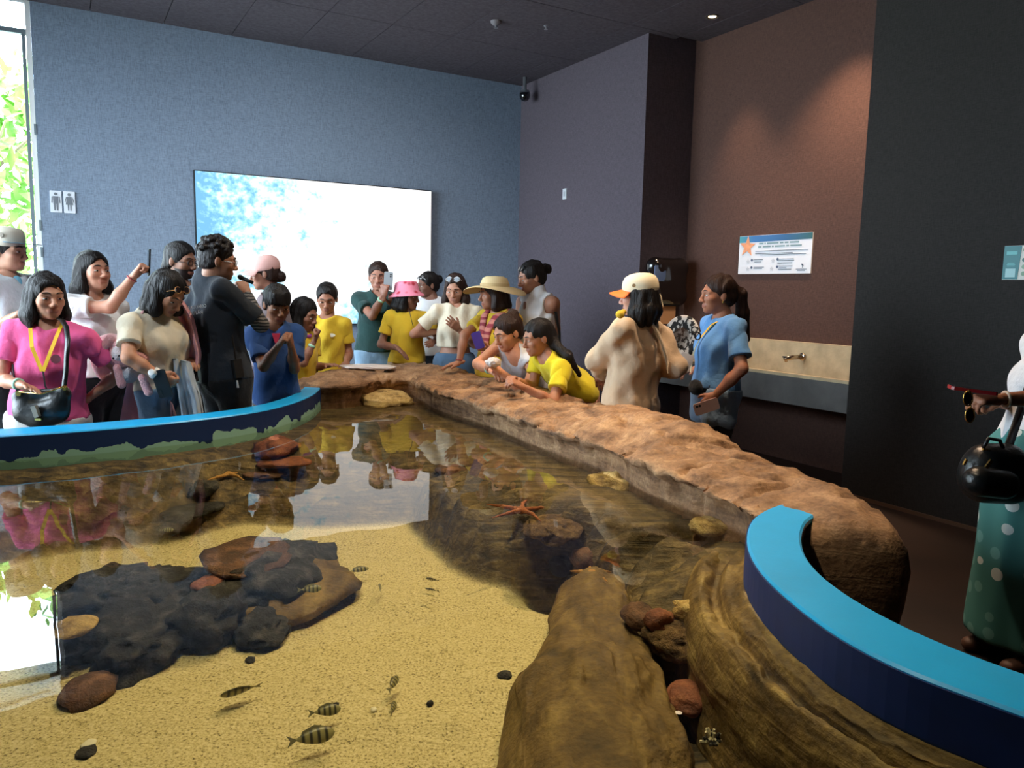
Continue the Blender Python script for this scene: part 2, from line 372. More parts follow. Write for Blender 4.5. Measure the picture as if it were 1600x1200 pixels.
# --- outside: paving and trees
slab('ground', -16, -.2, VB + .3, 26, -.3, -.05, M('outdoor_paving', (170, 168, 158), .8, var=.1, vs=2), kind='structure')
slab('ground', -16, UL - .3, -8, VB + .3, -.3, -.05, M('outdoor_paving'), kind='structure')
LEAF = M('sunlit_leaves', (120, 165, 70), .6, var=.4, vs=3)
BARK = M('tree_bark', (110, 95, 75), .8)
def tree(u, v, h, r, n, seed, label):
    g = np.random.default_rng(seed); base = uv(u, v, -.05); t = empty('broadleaf_tree', base)
    mb = MB(); mb.tube([base, base + V(.05, 0, h * .35), base + V(-.05, .1, h * .7)], [.14, .1, .05], 8)
    for k in range(6):
        d = g.normal(size=3); d[2] = abs(d[2]); d /= np.linalg.norm(d); mb.tube([base + V(0, 0, h * (.3 + .06 * k)), base + V(0, 0, h * (.4 + .06 * k)) + d * r * .8], [.04, .012], 6)
    mb.build('trunk', BARK, t)
    d = g.normal(size=(n, 3)); d /= np.linalg.norm(d, axis=1)[:, None]; cl = g.normal(size=(18, 3)) * r * .45
    c = base + V(0, 0, h * .62) + cl[g.integers(0, 18, n)] * V(1, 1, 1.5) + d * r * .33 * g.random((n, 1)) ** .4
    a = g.normal(size=(n, 3)); a /= np.linalg.norm(a, axis=1)[:, None]; b = np.cross(a, g.normal(size=(n, 3))); b /= np.linalg.norm(b, axis=1)[:, None]
    s = g.uniform(.07, .17, (n, 1)); vv = np.stack([c - a * s, c + b * s * .5, c + a * s, c - b * s * .5], 1).reshape(-1, 3)
    o = mesh_obj('foliage', vv, np.arange(n * 4).reshape(n, 4), LEAF, t); tag(o, kind='stuff')
    return tag(t, label, 'tree', 'trees outside the window')
tree(-1.0, 12.2, 4.2, 1.5, 2600, 1, 'sunlit leafy tree seen through the window, nearest the restroom sign wall')
tree(-3.0, 13.6, 5.2, 1.8, 2600, 2, 'taller leafy tree outside, behind the man in the flat-brimmed cap')
# --- restroom plaques
PLQ = M('white_plaque', (222, 226, 232), .4); GRY = M('grey_pictogram', (110, 116, 124), .5)
def plaque(u, woman):
    c = uv(u, VB - .004, 2.158); t = empty('restroom_plaque', c)
    MB().box(c, (UX, Z3, UY), (.046, .097, .004), .004).build('plate', PLQ, t)
    P = lambda x, z: uv(u + x, VB - .0085, 2.158 + z)
    mb = MB(); mb.lathe(P(0, .068), -UY, [(.0135, 0), (.0135, .0015)], 16)
    def poly(pts): mb.prism([P(*q) for q in pts], -UY, .0015)
    if woman:
        poly([(-.017, .048), (.017, .048), (.03, -.022), (-.03, -.022)])
        for s in (-1, 1): poly([(s * .019, .048), (s * .026, .045), (s * .04, .0), (s * .033, -.002)][::s]); poly([(s * .004, -.022), (s * .016, -.022), (s * .014, -.075), (s * .005, -.075)][::s])
    else:
        poly([(-.02, .048), (.02, .048), (.019, -.02), (-.019, -.02)])
        for s in (-1, 1): poly([(s * .023, .048), (s * .032, .044), (s * .036, -.012), (s * .028, -.012)][::s]); poly([(s * .003, -.02), (s * .019, -.02), (s * .016, -.078), (s * .005, -.078)][::s])
    mb.build('pictogram', GRY, t)
    tag(t, 'white wall plaque with a grey %s figure' % ('woman in a skirt' if woman else 'standing man'), 'sign')
plaque(.014, False); plaque(.121, True)
# --- video screen
def screenmat():
    m = bpy.data.materials.new('video_screen_picture'); m.use_nodes = True; N = m.node_tree.nodes; L = m.node_tree.links; N.clear()
    o = N.new('ShaderNodeOutputMaterial'); e = N.new('ShaderNodeEmission'); e.inputs[1].default_value = 1.15
    at = N.new('ShaderNodeAttribute'); at.attribute_name = 'Col'; sp = N.new('ShaderNodeSeparateColor'); L.new(at.outputs['Color'], sp.inputs[0])
    tc = N.new('ShaderNodeTexCoord')
    def noise(sc, det, st):
        mp = N.new('ShaderNodeMapping'); mp.inputs['Scale'].default_value = st; L.new(tc.outputs['Object'], mp.inputs[0])
        n = N.new('ShaderNodeTexNoise'); n.inputs['Scale'].default_value = sc; n.inputs['Detail'].default_value = det; L.new(mp.outputs[0], n.inputs['Vector']); return n.outputs['Fac']
    def math_(op, a, b, c=None):
        n = N.new('ShaderNodeMath'); n.operation = op
        for i, x in enumerate((a, b)):
            if isinstance(x, float): n.inputs[i].default_value = x
            else: L.new(x, n.inputs[i])
        return n.outputs[0]
    n = math_('ADD', math_('MULTIPLY', noise(9, 5, (1, 1, 1.3)), .75), math_('MULTIPLY', noise(26, 3, (1, 1, 1)), .35))
    q = math_('ADD', n, sp.outputs[0])          # red channel: how blue the footage is there
    mr = N.new('ShaderNodeValToRGB'); cr = mr.color_ramp
    cr.elements[0].position = .70; cr.elements[0].color = (1, 1, 1, 1)
    cr.elements[1].position = .98; cr.elements[1].color = (.18, .45, .70, 1)
    e1 = cr.elements.new(.80); e1.color = (.62, .88, .98, 1); e2 = cr.elements.new(.88); e2.color = (.34, .68, .88, 1)
    L.new(q, mr.inputs[0]); L.new(mr.outputs[0], e.inputs[0]); L.new(e.outputs[0], o.inputs[0]); return m
tv = empty('video_wall_screen', uv(2.45, VB, 1.04))
MB().box(uv(2.453, VB - .03, 1.787), (UX, Z3, UY), (1.263, .757, .03)).build('housing', BLACK, tv)
nu, nz = 80, 48; gu, gz = np.meshgrid(np.linspace(0, 1, nu), np.linspace(0, 1, nz), indexing='ij')
vv = np.array([uv(1.198 + 2.51 * a, VB - .063, 1.04 + 1.494 * b) for a, b in zip(gu.ravel(), gz.ravel())])
ff = np.array([(i * nz + j, (i + 1) * nz + j, (i + 1) * nz + j + 1, i * nz + j + 1) for i in range(nu - 1) for j in range(nz - 1)])
a, b = gu.ravel(), gz.ravel()
def blob(x, y, sx, sy): return np.exp(-((a - x) / sx) ** 2 - ((b - y) / sy) ** 2)
q = .34 * smoothstep(.62, 0, a) * smoothstep(.2, .8, b + .2) + .10 * blob(.45, .9, .25, .12) + .30 * blob(.22, .27, .12, .09) + .34 * blob(.66, .06, .12, .16) \
    + .26 * blob(.74, .42, .05, .05) + .22 * blob(.7, .30, .035, .06) + .2 * blob(.42, .62, .04, .04) + .2 * blob(.5, .73, .05, .025) + .2 * blob(.9, .27, .1, .06) + .18 * blob(.87, .48, .03, .03) \
    + .12 * smoothstep(.02, 0, a) + .12 * blob(1, .97, .05, .3) + .10 * blob(.02, .5, .06, .6)
q = q - .25 * np.exp(-((b - (.36 + .28 * a)) / .05) ** 2) * smoothstep(.6, .2, a)
mesh_obj('display', vv, ff, screenmat(), tv, col=np.stack([q, q, q], 1))
tag(tv, 'large glowing wall screen showing white and pale blue underwater footage', 'screen')
# --- ceiling fittings
def downlight(u, v, en, col, tgt=None, size=1.1, name='recessed_downlight', label=None, blend=.6):
    c = uv(u, v, ZC); t = empty(name, c)
    MB().lathe(c, -Z3, [(.062, -.01), (.062, .006), (.05, .008), (.044, -.004), (.044, -.01)], 24).build('ring', M('downlight_ring', (70, 62, 56), .4, .4), t)
    MB().lathe(c, -Z3, [(.042, -.012), (.042, -.002), (.03, .001)], 20).build('lens', M('warm_lamp_lens', (255, 235, 200), .4, emit=((255, 226, 180), 9)), t)
    l = lamp('downlight_beam', 'SPOT', c - V(0, 0, .03), en, col, spot_size=size, spot_blend=blend, shadow_soft_size=.05)
    aim(l, tgt if tgt is not None else c - V(0, 0, 2)); l.parent = t; l.location = (0, 0, -.03)
    return tag(t, label or 'small round warm downlight recessed in the ceiling', 'ceiling light')
downlight(5.089, 5.337, 130, (1, .70, .46), uv(5.3, 5.1, .8), 1.0, blend=1.0, label='small round downlight lit in the ceiling above the washbasin niche')
downlight(5.03, 4.0, 240, (1, .70, .46), uv(5.3, 4.5, .8), 1.35, blend=1.0, label='warm downlight above the right end of the washbasin')
for k, (u, v, tu, tv_) in enumerate(((1.6, 2.4, 1.0, 2.4), (3.3, 3.4, 2.5, 3.0), (2.2, 4.4, 1.5, 3.9), (.4, 2.0, .2, 2.1))):
    downlight(u, v, (130, 240, 170, 130)[k], ((1, .83, .58), (1, .70, .46), (1, .83, .62), (1, .88, .66))[k], uv(tu, tv_, .5), 1.45, 'pool_spotlight', ('round spotlight above the middle of the pool', 'round spotlight above the right rock rim', 'round spotlight above the far rock rim', 'round spotlight above the near sand bed')[k])
for k, (u, v, tu, tv_, z_, en, cl) in enumerate(((-.6, 3.6, -.2, 6.2, 1.2, 150, (.92, .96, 1)), (1.2, 4.3, 1.6, 7.6, 1.3, 120, (.95, .97, 1)), (2.7, 4.6, 2.9, 7.8, 1.2, 130, (1, .93, .86)), (2.0, 2.2, 3.9, 4.9, 1.1, 60, (1, .80, .62)))):  # added unseen lamps that brighten the visitors and the back wall
    downlight(u, v, en, cl, uv(tu, tv_, z_), 1.5, 'added_visitor_light', ('added unseen cool light aimed at the left crowd', 'added unseen light aimed at the wall screen', 'added unseen light aimed at the far rock corner', 'added unseen warm light aimed at the women by the basin')[k], 1.0)
sd = empty('smoke_detector', uv(3.552, 6.498, ZC))
MB().lathe(uv(3.552, 6.498, ZC), -Z3, [(.05, 0), (.05, .012), (.035, .03), (.02, .04)], 20).build('body', M('detector_plastic', (120, 116, 120), .4), sd)
MB().lathe(uv(3.552, 6.498, ZC), -Z3, [(.012, .04), (.012, .055), (.02, .06)], 12).build('sensor', M('detector_metal', (190, 190, 195), .3, .8), sd)
tag(sd, 'small round smoke detector on the ceiling panel', 'detector')
sp = empty('sprinkler_head', uv(3.995, 6.348, ZC))
MB().lathe(uv(3.995, 6.348, ZC), -Z3, [(.022, 0), (.022, .004), (.008, .01), (.007, .03), (.018, .034)], 14).build('body', M('detector_metal'), sp); tag(sp, 'tiny metal sprinkler head in a ceiling seam', 'sprinkler')
cp = uv(4.738, 7.95, ZC); dc = empty('dome_camera', cp)
MB().lathe(cp, -Z3, [(.022, 0), (.022, .14), (.055, .15), (.06, .18)], 16).build('mount', M('camera_mount', (70, 72, 78), .4), dc)
MB().lathe(cp, -Z3, [(.062, .18), (.062, .21), (.055, .24), (.035, .262), (.01, .27)], 18).build('dome', M('smoked_dome', (14, 14, 16), .08, coat=1), dc, True); tag(dc, 'black dome security camera in the far ceiling corner', 'camera')
sw = empty('wall_switch_plate', uv(US, 7.316, 2.51)); MB().box(uv(US - .005, 7.316, 2.51), (UY, Z3, UX), (.036, .058, .005), .004).build('plate', M('switch_plate', (196, 200, 204), .4), sw)
MB().box(uv(US - .011, 7.316, 2.51), (UY, Z3, UX), (.014, .026, .003)).build('rocker', M('switch_rocker', (170, 174, 180), .4), sw); tag(sw, 'pale switch plate high on the dark side wall', 'switch')
# --- information board in the niche
ib = empty('information_board', uv(NU, 4.855, 1.80)); BR, BU = -UY, Z3
def ibp(x, z, d=.0): return uv(NU - .013 - d, 4.855 - x, 1.805 + z)
MB().box(uv(NU - .006, 4.855, 1.805), (UY, Z3, UX), (.407, .172, .006)).build('board', M('board_white', (226, 226, 230), .45), ib)
bm_ = M('board_blue_band', (44, 96, 142), .4); N_, L_, b_ = nodes_of(bm_)
tc = N_.new('ShaderNodeTexCoord'); sx = N_.new('ShaderNodeVectorMath'); sx.operation = 'DOT_PRODUCT'; sx.inputs[1].default_value = tuple(-UY); L_.new(tc.outputs['Object'], sx.inputs[0])
mr_ = N_.new('ShaderNodeMapRange'); mr_.inputs['From Min'].default_value = -.4; mr_.inputs['From Max'].default_value = .4; L_.new(sx.outputs['Value'], mr_.inputs['Value'])
cr_ = N_.new('ShaderNodeValToRGB'); cr_.color_ramp.elements[0].color = lin((70, 150, 160)); cr_.color_ramp.elements[1].color = lin((24, 84, 86)); e_ = cr_.color_ramp.elements.new(.2); e_.color = lin((52, 112, 170)); e_ = cr_.color_ramp.elements.new(.6); e_.color = lin((36, 90, 140))
L_.new(mr_.outputs[0], cr_.inputs[0]); L_.new(cr_.outputs[0], b_.inputs['Base Color'])
MB().prism([ibp(-.405, .112), ibp(.405, .117), ibp(.405, .17), ibp(-.405, .17)], -UX, .0015).build('blue_band', bm_, ib)
def star5(c, r, x, y, n, h, ri=.42, rot=0, th=None):
    return [np.asarray(c) + x * (math.cos(rot + math.pi / 2 + k * math.pi / 5) * (r if k % 2 == 0 else r * ri)) + y * (math.sin(rot + math.pi / 2 + k * math.pi / 5) * (r if k % 2 == 0 else r * ri)) for k in range(10)]
MB().prism(star5(ibp(-.305, .075, .002), .098, BR, BU, -UX, .002, .4, -.06), -UX, .002).build('printed_starfish', M('printed_starfish', (226, 150, 104), .5, var=.15, vs=30), ib)
TXT = M('printed_text_grey', (84, 92, 100), .6)
for z, x, ws in ((.098, -.17, (.05, .012, .13, .04, .04, .10)), (.069, -.18, (.04, .09, .02, .11, .03, .12))):      # blurred heading: word-length strokes
    for w_ in ws: MB().box(ibp(x + w_ / 2, z, .001), (UY, Z3, UX), (w_ / 2, .0065, .0008)).build('heading_word', M('printed_text_teal', (120, 146, 150), .6), ib); x += w_ + .014
for i, (x, z, w) in enumerate(((.08, .030, .29), (.0, .008, .21), (.1, -.004, .25), (-.17, -.045, .055), (-.175, -.065, .04), (.14, -.045, .085), (.14, -.058, .09), (.13, -.08, .08), (-.16, -.112, .06), (-.17, -.124, .05), (.14, -.107, .075), (.11, -.122, .04), (.135, -.135, .07), (.31, -.135, .055), (.31, -.147, .04))):
    MB().box(ibp(x, z, .001), (UY, Z3, UX), (w, .0028, .0008)).build('text_line', TXT, ib)
for x, z in ((-.245, -.048), (.05, -.045), (-.245, -.115), (.05, -.112)): MB().lathe(ibp(x, z, .0), -UX, [(.012, 0), (.012, .002)], 14).build('number_dot', M('number_dot', (70, 84, 110), .5), ib)
for x, z in ((-.29, -.06), (.0, -.058), (-.29, -.128), (-.01, -.13)): MB().prism(star5(ibp(x, z, .001), .022, BR, BU, -UX, .001, .6), -UX, .001).build('pale_icon', M('pale_icon', (196, 198, 204), .6), ib)
MB().prism([ibp(.305, -.09, .001), ibp(.32, -.09, .001), ibp(.333, -.102, .001), ibp(.326, -.12, .001), ibp(.318, -.125, .001), ibp(.322, -.108, .001), ibp(.312, -.1, .001)], -UX, .001).build('logo', M('logo_dark', (50, 66, 84), .6), ib)
tag(ib, 'white information board with blue band and orange starfish above the basin', 'sign')
# --- teal poster at the right edge
tp = empty('teal_poster', uv(US, 2.2, 1.66)); MB().box(uv(US - .005, 2.34, 1.665), (UY, Z3, UX), (.24, .1, .005)).build('panel', M('poster_cream', (206, 204, 192), .5), tp)
def tpp(v, z, d=.0): return uv(US - .0105 - d, v, z)
MB().prism([tpp(2.58, 1.567), tpp(2.494, 1.567), tpp(2.482, 1.764), tpp(2.58, 1.764)], -UX, .001).build('teal_panel', M('poster_teal', (10, 112, 116), .5), tp)
MB().box(tpp(2.535, 1.605, .0015), (UY, Z3, UX), (.028, .026, .0006)).build('printed_square', M('poster_pale_teal', (150, 196, 196), .5), tp)
for z, w in ((1.727, .03), (1.717, .03), (1.662, .02), (1.654, .024), (1.646, .022)): MB().box(tpp(2.535, z, .0015), (UY, Z3, UX), (w, .002 if z < 1.7 else .0045, .0006)).build('text_line', M('poster_text', (90, 178, 178), .5), tp)
for z, c in ((1.74, (120, 150, 120)), (1.68, (70, 110, 100)), (1.64, (130, 160, 130)), (1.60, (120, 60, 50))): MB().lathe(tpp(2.462, z, .001), -UX, [(.013, 0), (.013, .001)], 12).build('picture_dot', M('poster_dot%d' % c[0], c, .5), tp)
tag(tp, 'teal and cream poster on the dark right wall', 'poster')
# --- paper towel dispenser on the niche side
pd = empty('paper_towel_dispenser', uv(5.18, NV1, 1.33)); DPL = M('dispenser_smoked_plastic', (20, 16, 16), .18, coat=.6)
s_ = SDF(); 
for x in (-.16, .16):
    for z in (-.13, .17): s_.cap(uv(5.18 + x, NV1 - .09, 1.53 + z), uv(5.18 - x * .9, NV1 - .09, 1.53 + z), .07, .07, .06)
s_.cap(uv(5.02, NV1 - .1, 1.42), uv(5.02, NV1 - .1, 1.7), .07, .07, .05); s_.cap(uv(5.34, NV1 - .1, 1.42), uv(5.34, NV1 - .1, 1.7), .07, .07, .05); s_.ell(uv(5.18, NV1 - .09, 1.55), (.2, .1, .2), (UX, UY, Z3), .05)
s_.cut(uv(5.18, NV1 - .003, 1.5), UY)
v_, f_ = s_.mesh(.012); mesh_obj('cover', v_, f_, DPL, pd, True)
MB().box(uv(5.02, NV1 - .175, 1.63), (UX, Z3, UY), (.07, .075, .004), .01).build('viewing_panel', M('dispenser_blue_panel', (86, 112, 158), .15), pd)
MB().box(uv(5.2, NV1 - .11, 1.33), (UX, Z3, UY), (.13, .016, .035)).build('feed_slot', BLACK, pd)
mb = MB(); mb.box(uv(5.2, NV1 - .11, 1.235), (UX, Z3, UY), (.095, .095, .002)); mb.build('paper_towel', M('brown_paper_towel', (196, 152, 112), .8), pd)
tag(pd, 'dark smoked paper towel dispenser in the niche with brown sheet hanging', 'dispenser')
# --- trough washbasin
CON = M('pale_concrete', (190, 170, 134), .6, var=.22, vs=7, bump=.25, bs=24); COND = M('shaded_concrete', (84, 82, 80), .65, var=.2, vs=6, bump=.2, bs=24)  # second copy carries the shade on the apron in its colour
ba = empty('trough_washbasin', uv(5.3, 4.8, .55)); U0 = 5.02
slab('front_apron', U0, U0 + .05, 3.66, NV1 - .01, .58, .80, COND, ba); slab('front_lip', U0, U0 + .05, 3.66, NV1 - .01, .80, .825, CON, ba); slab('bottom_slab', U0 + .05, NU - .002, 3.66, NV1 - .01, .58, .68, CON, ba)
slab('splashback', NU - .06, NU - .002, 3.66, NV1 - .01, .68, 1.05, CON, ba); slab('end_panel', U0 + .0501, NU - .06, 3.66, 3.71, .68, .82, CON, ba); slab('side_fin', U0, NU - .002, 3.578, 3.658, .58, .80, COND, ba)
tag(ba, 'long concrete trough washbasin mounted in the brown niche', 'washbasin')
CHR = M('brushed_steel', (190, 176, 158), .22, 1)
for v in (4.43, 5.07, 5.71):
    c = uv(NU - .06, v, .93); t = empty('wall_tap', c); mb = MB(); mb.lathe(c, -UX, [(.034, 0), (.034, .012), (.026, .02)], 18); mb.build('wall_flange', CHR, t, True)
    mb = MB(); mb.tube([c, c - UX * .13 - V(0, 0, .004), c - UX * .22 - V(0, 0, .012)], [.02, .019, .018], 14); mb.tube([c - UX * .205 - V(0, 0, .01), c - UX * .205 - V(0, 0, .04)], .013, 12); mb.build('spout', CHR, t, True)
    MB().box(c - UX * .225 + V(0, 0, .004), (UX, UY, Z3), (.014, .012, .006)).build('sensor_button', BLACK, t)
    tag(t, {4.43: 'steel wall tap nearest the dark right wall, above the trough', 5.07: 'steel wall tap just right of the woman in the blue t-shirt', 5.71: 'steel wall tap hidden behind the woman in the blue t-shirt'}[v], 'tap')
# ================================================================== the touch pool
LF = [(-2.95, 1.6), (-3.1, 2.4), (-2.9, 3.0), (-2.62, 3.34), (-2.345, 3.494), (-2.121, 3.615), (-1.898, 3.778), (-1.67, 3.994), (-1.455, 4.267), (-1.345, 4.579), (-1.30, 5.0), (-1.345, 5.40)]
LB = [(-3.25, 1.6), (-3.4, 2.5), (-3.1, 3.2), (-2.72, 3.52), (-2.456, 3.665), (-2.22, 3.81), (-1.995, 3.975), (-1.75, 4.175), (-1.535, 4.47), (-1.46, 4.75), (-1.435, 5.05), (-1.47, 5.42)]
RI = [(.93, 2.60), (.838, 2.513), (.763, 2.397), (.695, 2.214), (.662, 2.057), (.651, 1.901), (.667, 1.732), (.693, 1.59), (.73, 1.488), (.778, 1.404), (.846, 1.325), (.9, 1.267), (1.05, 1.1), (1.15, .9), (1.12, .7), (.9, .5), (.3, .42), (-1, .42), (-2.2, .6), (-2.8, 1.0), (-2.95, 1.6)]
RO_ = [(1.05, 2.52), (.96, 2.42), (.905, 2.314), (.858, 2.197), (.822, 2.067), (.810, 1.93), (.822, 1.793), (.853, 1.674), (.898, 1.57), (.945, 1.491), (1.0, 1.419), (1.06, 1.36), (1.22, 1.18), (1.36, .95), (1.33, .6), (1.02, .32), (.3, .22), (-1.05, .22), (-2.35, .42), (-3.05, .85), (-3.25, 1.6)]
RIN = [(-1.42, 5.45), (-1.25, 5.42), (-1.10, 5.62), (-.98, 5.8), (-.86, 5.98), (-.74, 5.90), (-.51, 5.22), (-.247, 4.9), (-.04, 4.46), (.2, 3.93), (.39, 3.65), (.50, 3.32), (.58, 3.1), (.72, 2.85), (.79, 2.68), (.81, 2.58), (.83, 2.53)]
ROU = [(-1.62, 5.75), (-1.45, 6.05), (-1.34, 6.35), (-1.2, 6.6), (-.93, 6.75), (-.48, 6.4), (-.16, 5.8), (.16, 5.38), (.44, 4.88), (.68, 4.38), (.88, 4.02), (1.0, 3.64), (1.03, 3.34), (1.18, 3.1), (1.27, 2.88), (1.29, 2.62), (1.25, 2.45)]
RCR = [.775, .80, .80, .80, .82, .81, .80, .80, .80, .81, .84, .85, .79, .78, .77, .765, .755]
def resample(L, n):
    L = np.asarray(L, float); 
    for _ in range(2):   # corner cutting
        q = [L[0]]
        for a, b in zip(L[:-1], L[1:]): q += [a * .75 + b * .25, a * .25 + b * .75]
        L = np.array(q + [L[-1]])
    d = np.r_[0, np.cumsum(np.linalg.norm(np.diff(L, axis=0)[:, :2], axis=1))]; t = np.linspace(0, d[-1], n)
    return np.stack([np.interp(t, d, L[:, i]) for i in range(L.shape[1])], 1)
def pair_resample(A, B, n):
    r = resample(np.hstack([np.asarray(A), np.asarray(B)]), n); return r[:, :2], r[:, 2:4]
def loft(rows, closed=False):
    rows = np.asarray(rows); n, m = rows.shape[:2]; v = rows.reshape(-1, 3); f = []
    for i in range(n - 1):
        for j in range(m - 1 if not closed else m): f.append((i * m + j, (i + 1) * m + j, (i + 1) * m + (j + 1) % m, i * m + (j + 1) % m))
    return v, f
ZR = .735
def navymat(name, peel):
    m = M(name, (14, 40, 90), .5, var=.12, vs=14, spec=.25); N, L, b = nodes_of(m)
    if not peel: return m
    geo = N.new('ShaderNodeNewGeometry'); sx = N.new('ShaderNodeSeparateXYZ'); L.new(geo.outputs['Position'], sx.inputs[0])
    n = N.new('ShaderNodeTexNoise'); n.inputs['Scale'].default_value = 7; n.inputs['Detail'].default_value = 6; L.new(geo.outputs['Position'], n.inputs['Vector'])
    # paint has flaked off in ragged patches along the lower edge
    a = N.new('ShaderNodeMath'); a.operation = 'MULTIPLY_ADD'; L.new(n.outputs['Fac'], a.inputs[0]); a.inputs[1].default_value = .20; a.inputs[2].default_value = .535
    c = N.new('ShaderNodeMath'); c.operation = 'LESS_THAN'; L.new(sx.outputs['Z'], c.inputs[0]); L.new(a.outputs[0], c.inputs[1])
    mx = N.new('ShaderNodeMix'); mx.data_type = 'RGBA'; L.new(c.outputs[0], mx.inputs[0]); mx.inputs[6].default_value = lin((16, 42, 88)); mx.inputs[7].default_value = lin((136, 182, 166)); L.new(mx.outputs[2], b.inputs['Base Color']); return m
BLUE = M('sky_blue_gloss_paint', (28, 170, 236), .35, var=.06, vs=5, bump=.04, bs=90)
def blue_rim(A, B, n, label, peel, name):
    I, O = pair_resample(A, B, n); t = empty(name, V(*((I[n // 2] + O[n // 2]) / 2), 0))
    L3 = lambda P, z: np.c_[P, np.full(len(P), z)]
    w = (O - I) / np.linalg.norm(O - I, axis=1)[:, None]
    rows = np.stack([L3(I + w * .004, ZR - .02), L3(I + w * .004, ZR - .006), L3(I + w * .010, ZR), L3(O - w * .010, ZR), L3(O - w * .003, ZR - .006), L3(O - w * .003, ZR - .02)], 1)
    v, f = loft(rows, True); f += [tuple(range(6))[::-1], tuple((n - 1) * 6 + k for k in range(6))]
    mesh_obj('top_slab', v, f, BLUE, t)
    rows = np.stack([L3(I, .2), L3(I, ZR - .008), L3(I + w * .03, ZR - .008), L3(I + w * .03, .2)], 1); v, f = loft(rows, True)
    mesh_obj('navy_band', v, f, navymat('navy_paint_flaking' if peel else 'navy_gloss_paint', peel), t)
    rows = np.stack([L3(O - w * .03, 0), L3(O - w * .03, ZR - .02), L3(O - w * .008, ZR - .02), L3(O - w * .008, 0)], 1); v, f = loft(rows, True)
    mesh_obj('outer_wall', v, f, M('rim_outer_plaster', (70, 62, 56), .8, var=.2, vs=9, bump=.3, bs=30), t)
    return tag(t, label, 'pool rim')
blue_rim(LF, LB, 90, 'blue painted pool rim with flaking navy side in front of the crowd at left', True, 'painted_pool_rim')
blue_rim(RI, RO_, 160, 'bright blue painted pool rim curving through the right foreground', False, 'painted_pool_rim')
# --- rock material: layered stain, fine relief
def rockmat(name, c1, c2, c3, rough=.85, sc=1.0, strata=(3, 3, 22), bump=.6, gloss=None):
    m = bpy.data.materials.new(name); m.use_nodes = True; N, L, b = nodes_of(m); b.inputs['Roughness'].default_value = rough
    geo = N.new('ShaderNodeNewGeometry'); mp = N.new('ShaderNodeMapping'); mp.inputs['Scale'].default_value = strata; L.new(geo.outputs['Position'], mp.inputs[0])
    n1 = N.new('ShaderNodeTexNoise'); n1.inputs['Scale'].default_value = 1.0 * sc; n1.inputs['Detail'].default_value = 8; n1.inputs['Distortion'].default_value = .8; L.new(mp.outputs[0], n1.inputs['Vector'])
    n2 = N.new('ShaderNodeTexNoise'); n2.inputs['Scale'].default_value = 9 * sc; n2.inputs['Detail'].default_value = 10; n2.inputs['Roughness'].default_value = .65; L.new(geo.outputs['Position'], n2.inputs['Vector'])
    n3 = N.new('ShaderNodeTexNoise'); n3.inputs['Scale'].default_value = 70 * sc; n3.inputs['Detail'].default_value = 6; L.new(geo.outputs['Position'], n3.inputs['Vector'])
    r = N.new('ShaderNodeValToRGB'); r.color_ramp.elements[0].position = .36; r.color_ramp.elements[0].color = lin(c1); r.color_ramp.elements[1].position = .66; r.color_ramp.elements[1].color = lin(c3); e = r.color_ramp.elements.new(.5); e.color = lin(c2)
    ad = N.new('ShaderNodeMath'); ad.operation = 'MULTIPLY_ADD'; L.new(n2.outputs['Fac'], ad.inputs[0]); ad.inputs[1].default_value = .5; 
    h = N.new('ShaderNodeMath'); h.operation = 'MULTIPLY'; L.new(n1.outputs['Fac'], h.inputs[0]); h.inputs[1].default_value = .5; L.new(h.outputs[0], ad.inputs[2]); L.new(ad.outputs[0], r.inputs[0])
    mr = N.new('ShaderNodeMapRange'); mr.inputs['From Min'].default_value = .3; mr.inputs['From Max'].default_value = .7; mr.inputs['To Min'].default_value = .75; mr.inputs['To Max'].default_value = 1.2; L.new(n3.outputs['Fac'], mr.inputs['Value'])
    vm = N.new('ShaderNodeVectorMath'); vm.operation = 'SCALE'; L.new(r.outputs[0], vm.inputs[0]); L.new(mr.outputs[0], vm.inputs['Scale']); L.new(vm.outputs[0], b.inputs['Base Color'])
    hs = N.new('ShaderNodeMath'); hs.operation = 'MULTIPLY_ADD'; L.new(n3.outputs['Fac'], hs.inputs[0]); hs.inputs[1].default_value = .25; L.new(ad.outputs[0], hs.inputs[2])
    bp = N.new('ShaderNodeBump'); bp.inputs['Strength'].default_value = bump; bp.inputs['Distance'].default_value = .03; L.new(hs.outputs[0], bp.inputs['Height']); L.new(bp.outputs[0], b.inputs['Normal'])
    return m
ROCK = rockmat('sculpted_red_brown_rock', (92, 66, 46), (150, 113, 80), (192, 154, 114))
# --- rock rim: sculpted profile swept round the far side, standing on the floor
NS = 420
q = resample(np.hstack([RIN, ROU, np.array(RCR)[:, None]]), NS); I, O, CR = q[:, :2], q[:, 2:4], q[:, 4]
w = (O - I); Wd = np.linalg.norm(w, axis=1); w = w / Wd[:, None]
prof = [(-.02, .16), (-.015, .45), (.02, .54), (.035, .60), (.03, .66), (.02, .695), (-.004, .712), (-.016, .728), (-.012, .742), (.01, .752)]
rows = []
for i in range(NS):
    row = []; lip = min(.0, CR[i] - .80) * .6; th = 1
    for a, z in prof: row.append((a, z + (lip if z > .65 else 0)))
    zi = row[-1][1]
    for t in np.linspace(.06, .94, 22):
        row.append((Wd[i] * t, zi + (CR[i] - zi) * math.sin(min(1, t * 1.5) * math.pi / 2) - .05 * max(0, t - .7) / .3 * max(0, t - .7) / .3))
    zo = row[-1][1]
    for a, z in ((.985, zo - .02), (1.02, zo - .06), (1.04, zo - .13), (1.02, zo - .24), (1.0, zo - .36), (1.0, .3), (1.03, .18), (1.05, .06), (1.06, 0)): row.append((Wd[i] * a if a < 1 else Wd[i] + (a - 1) * 1.2, z))
    rows.append([(I[i, 0] + w[i, 0] * a, I[i, 1] + w[i, 1] * a, z) for a, z in row])
R3 = np.array(rows); 
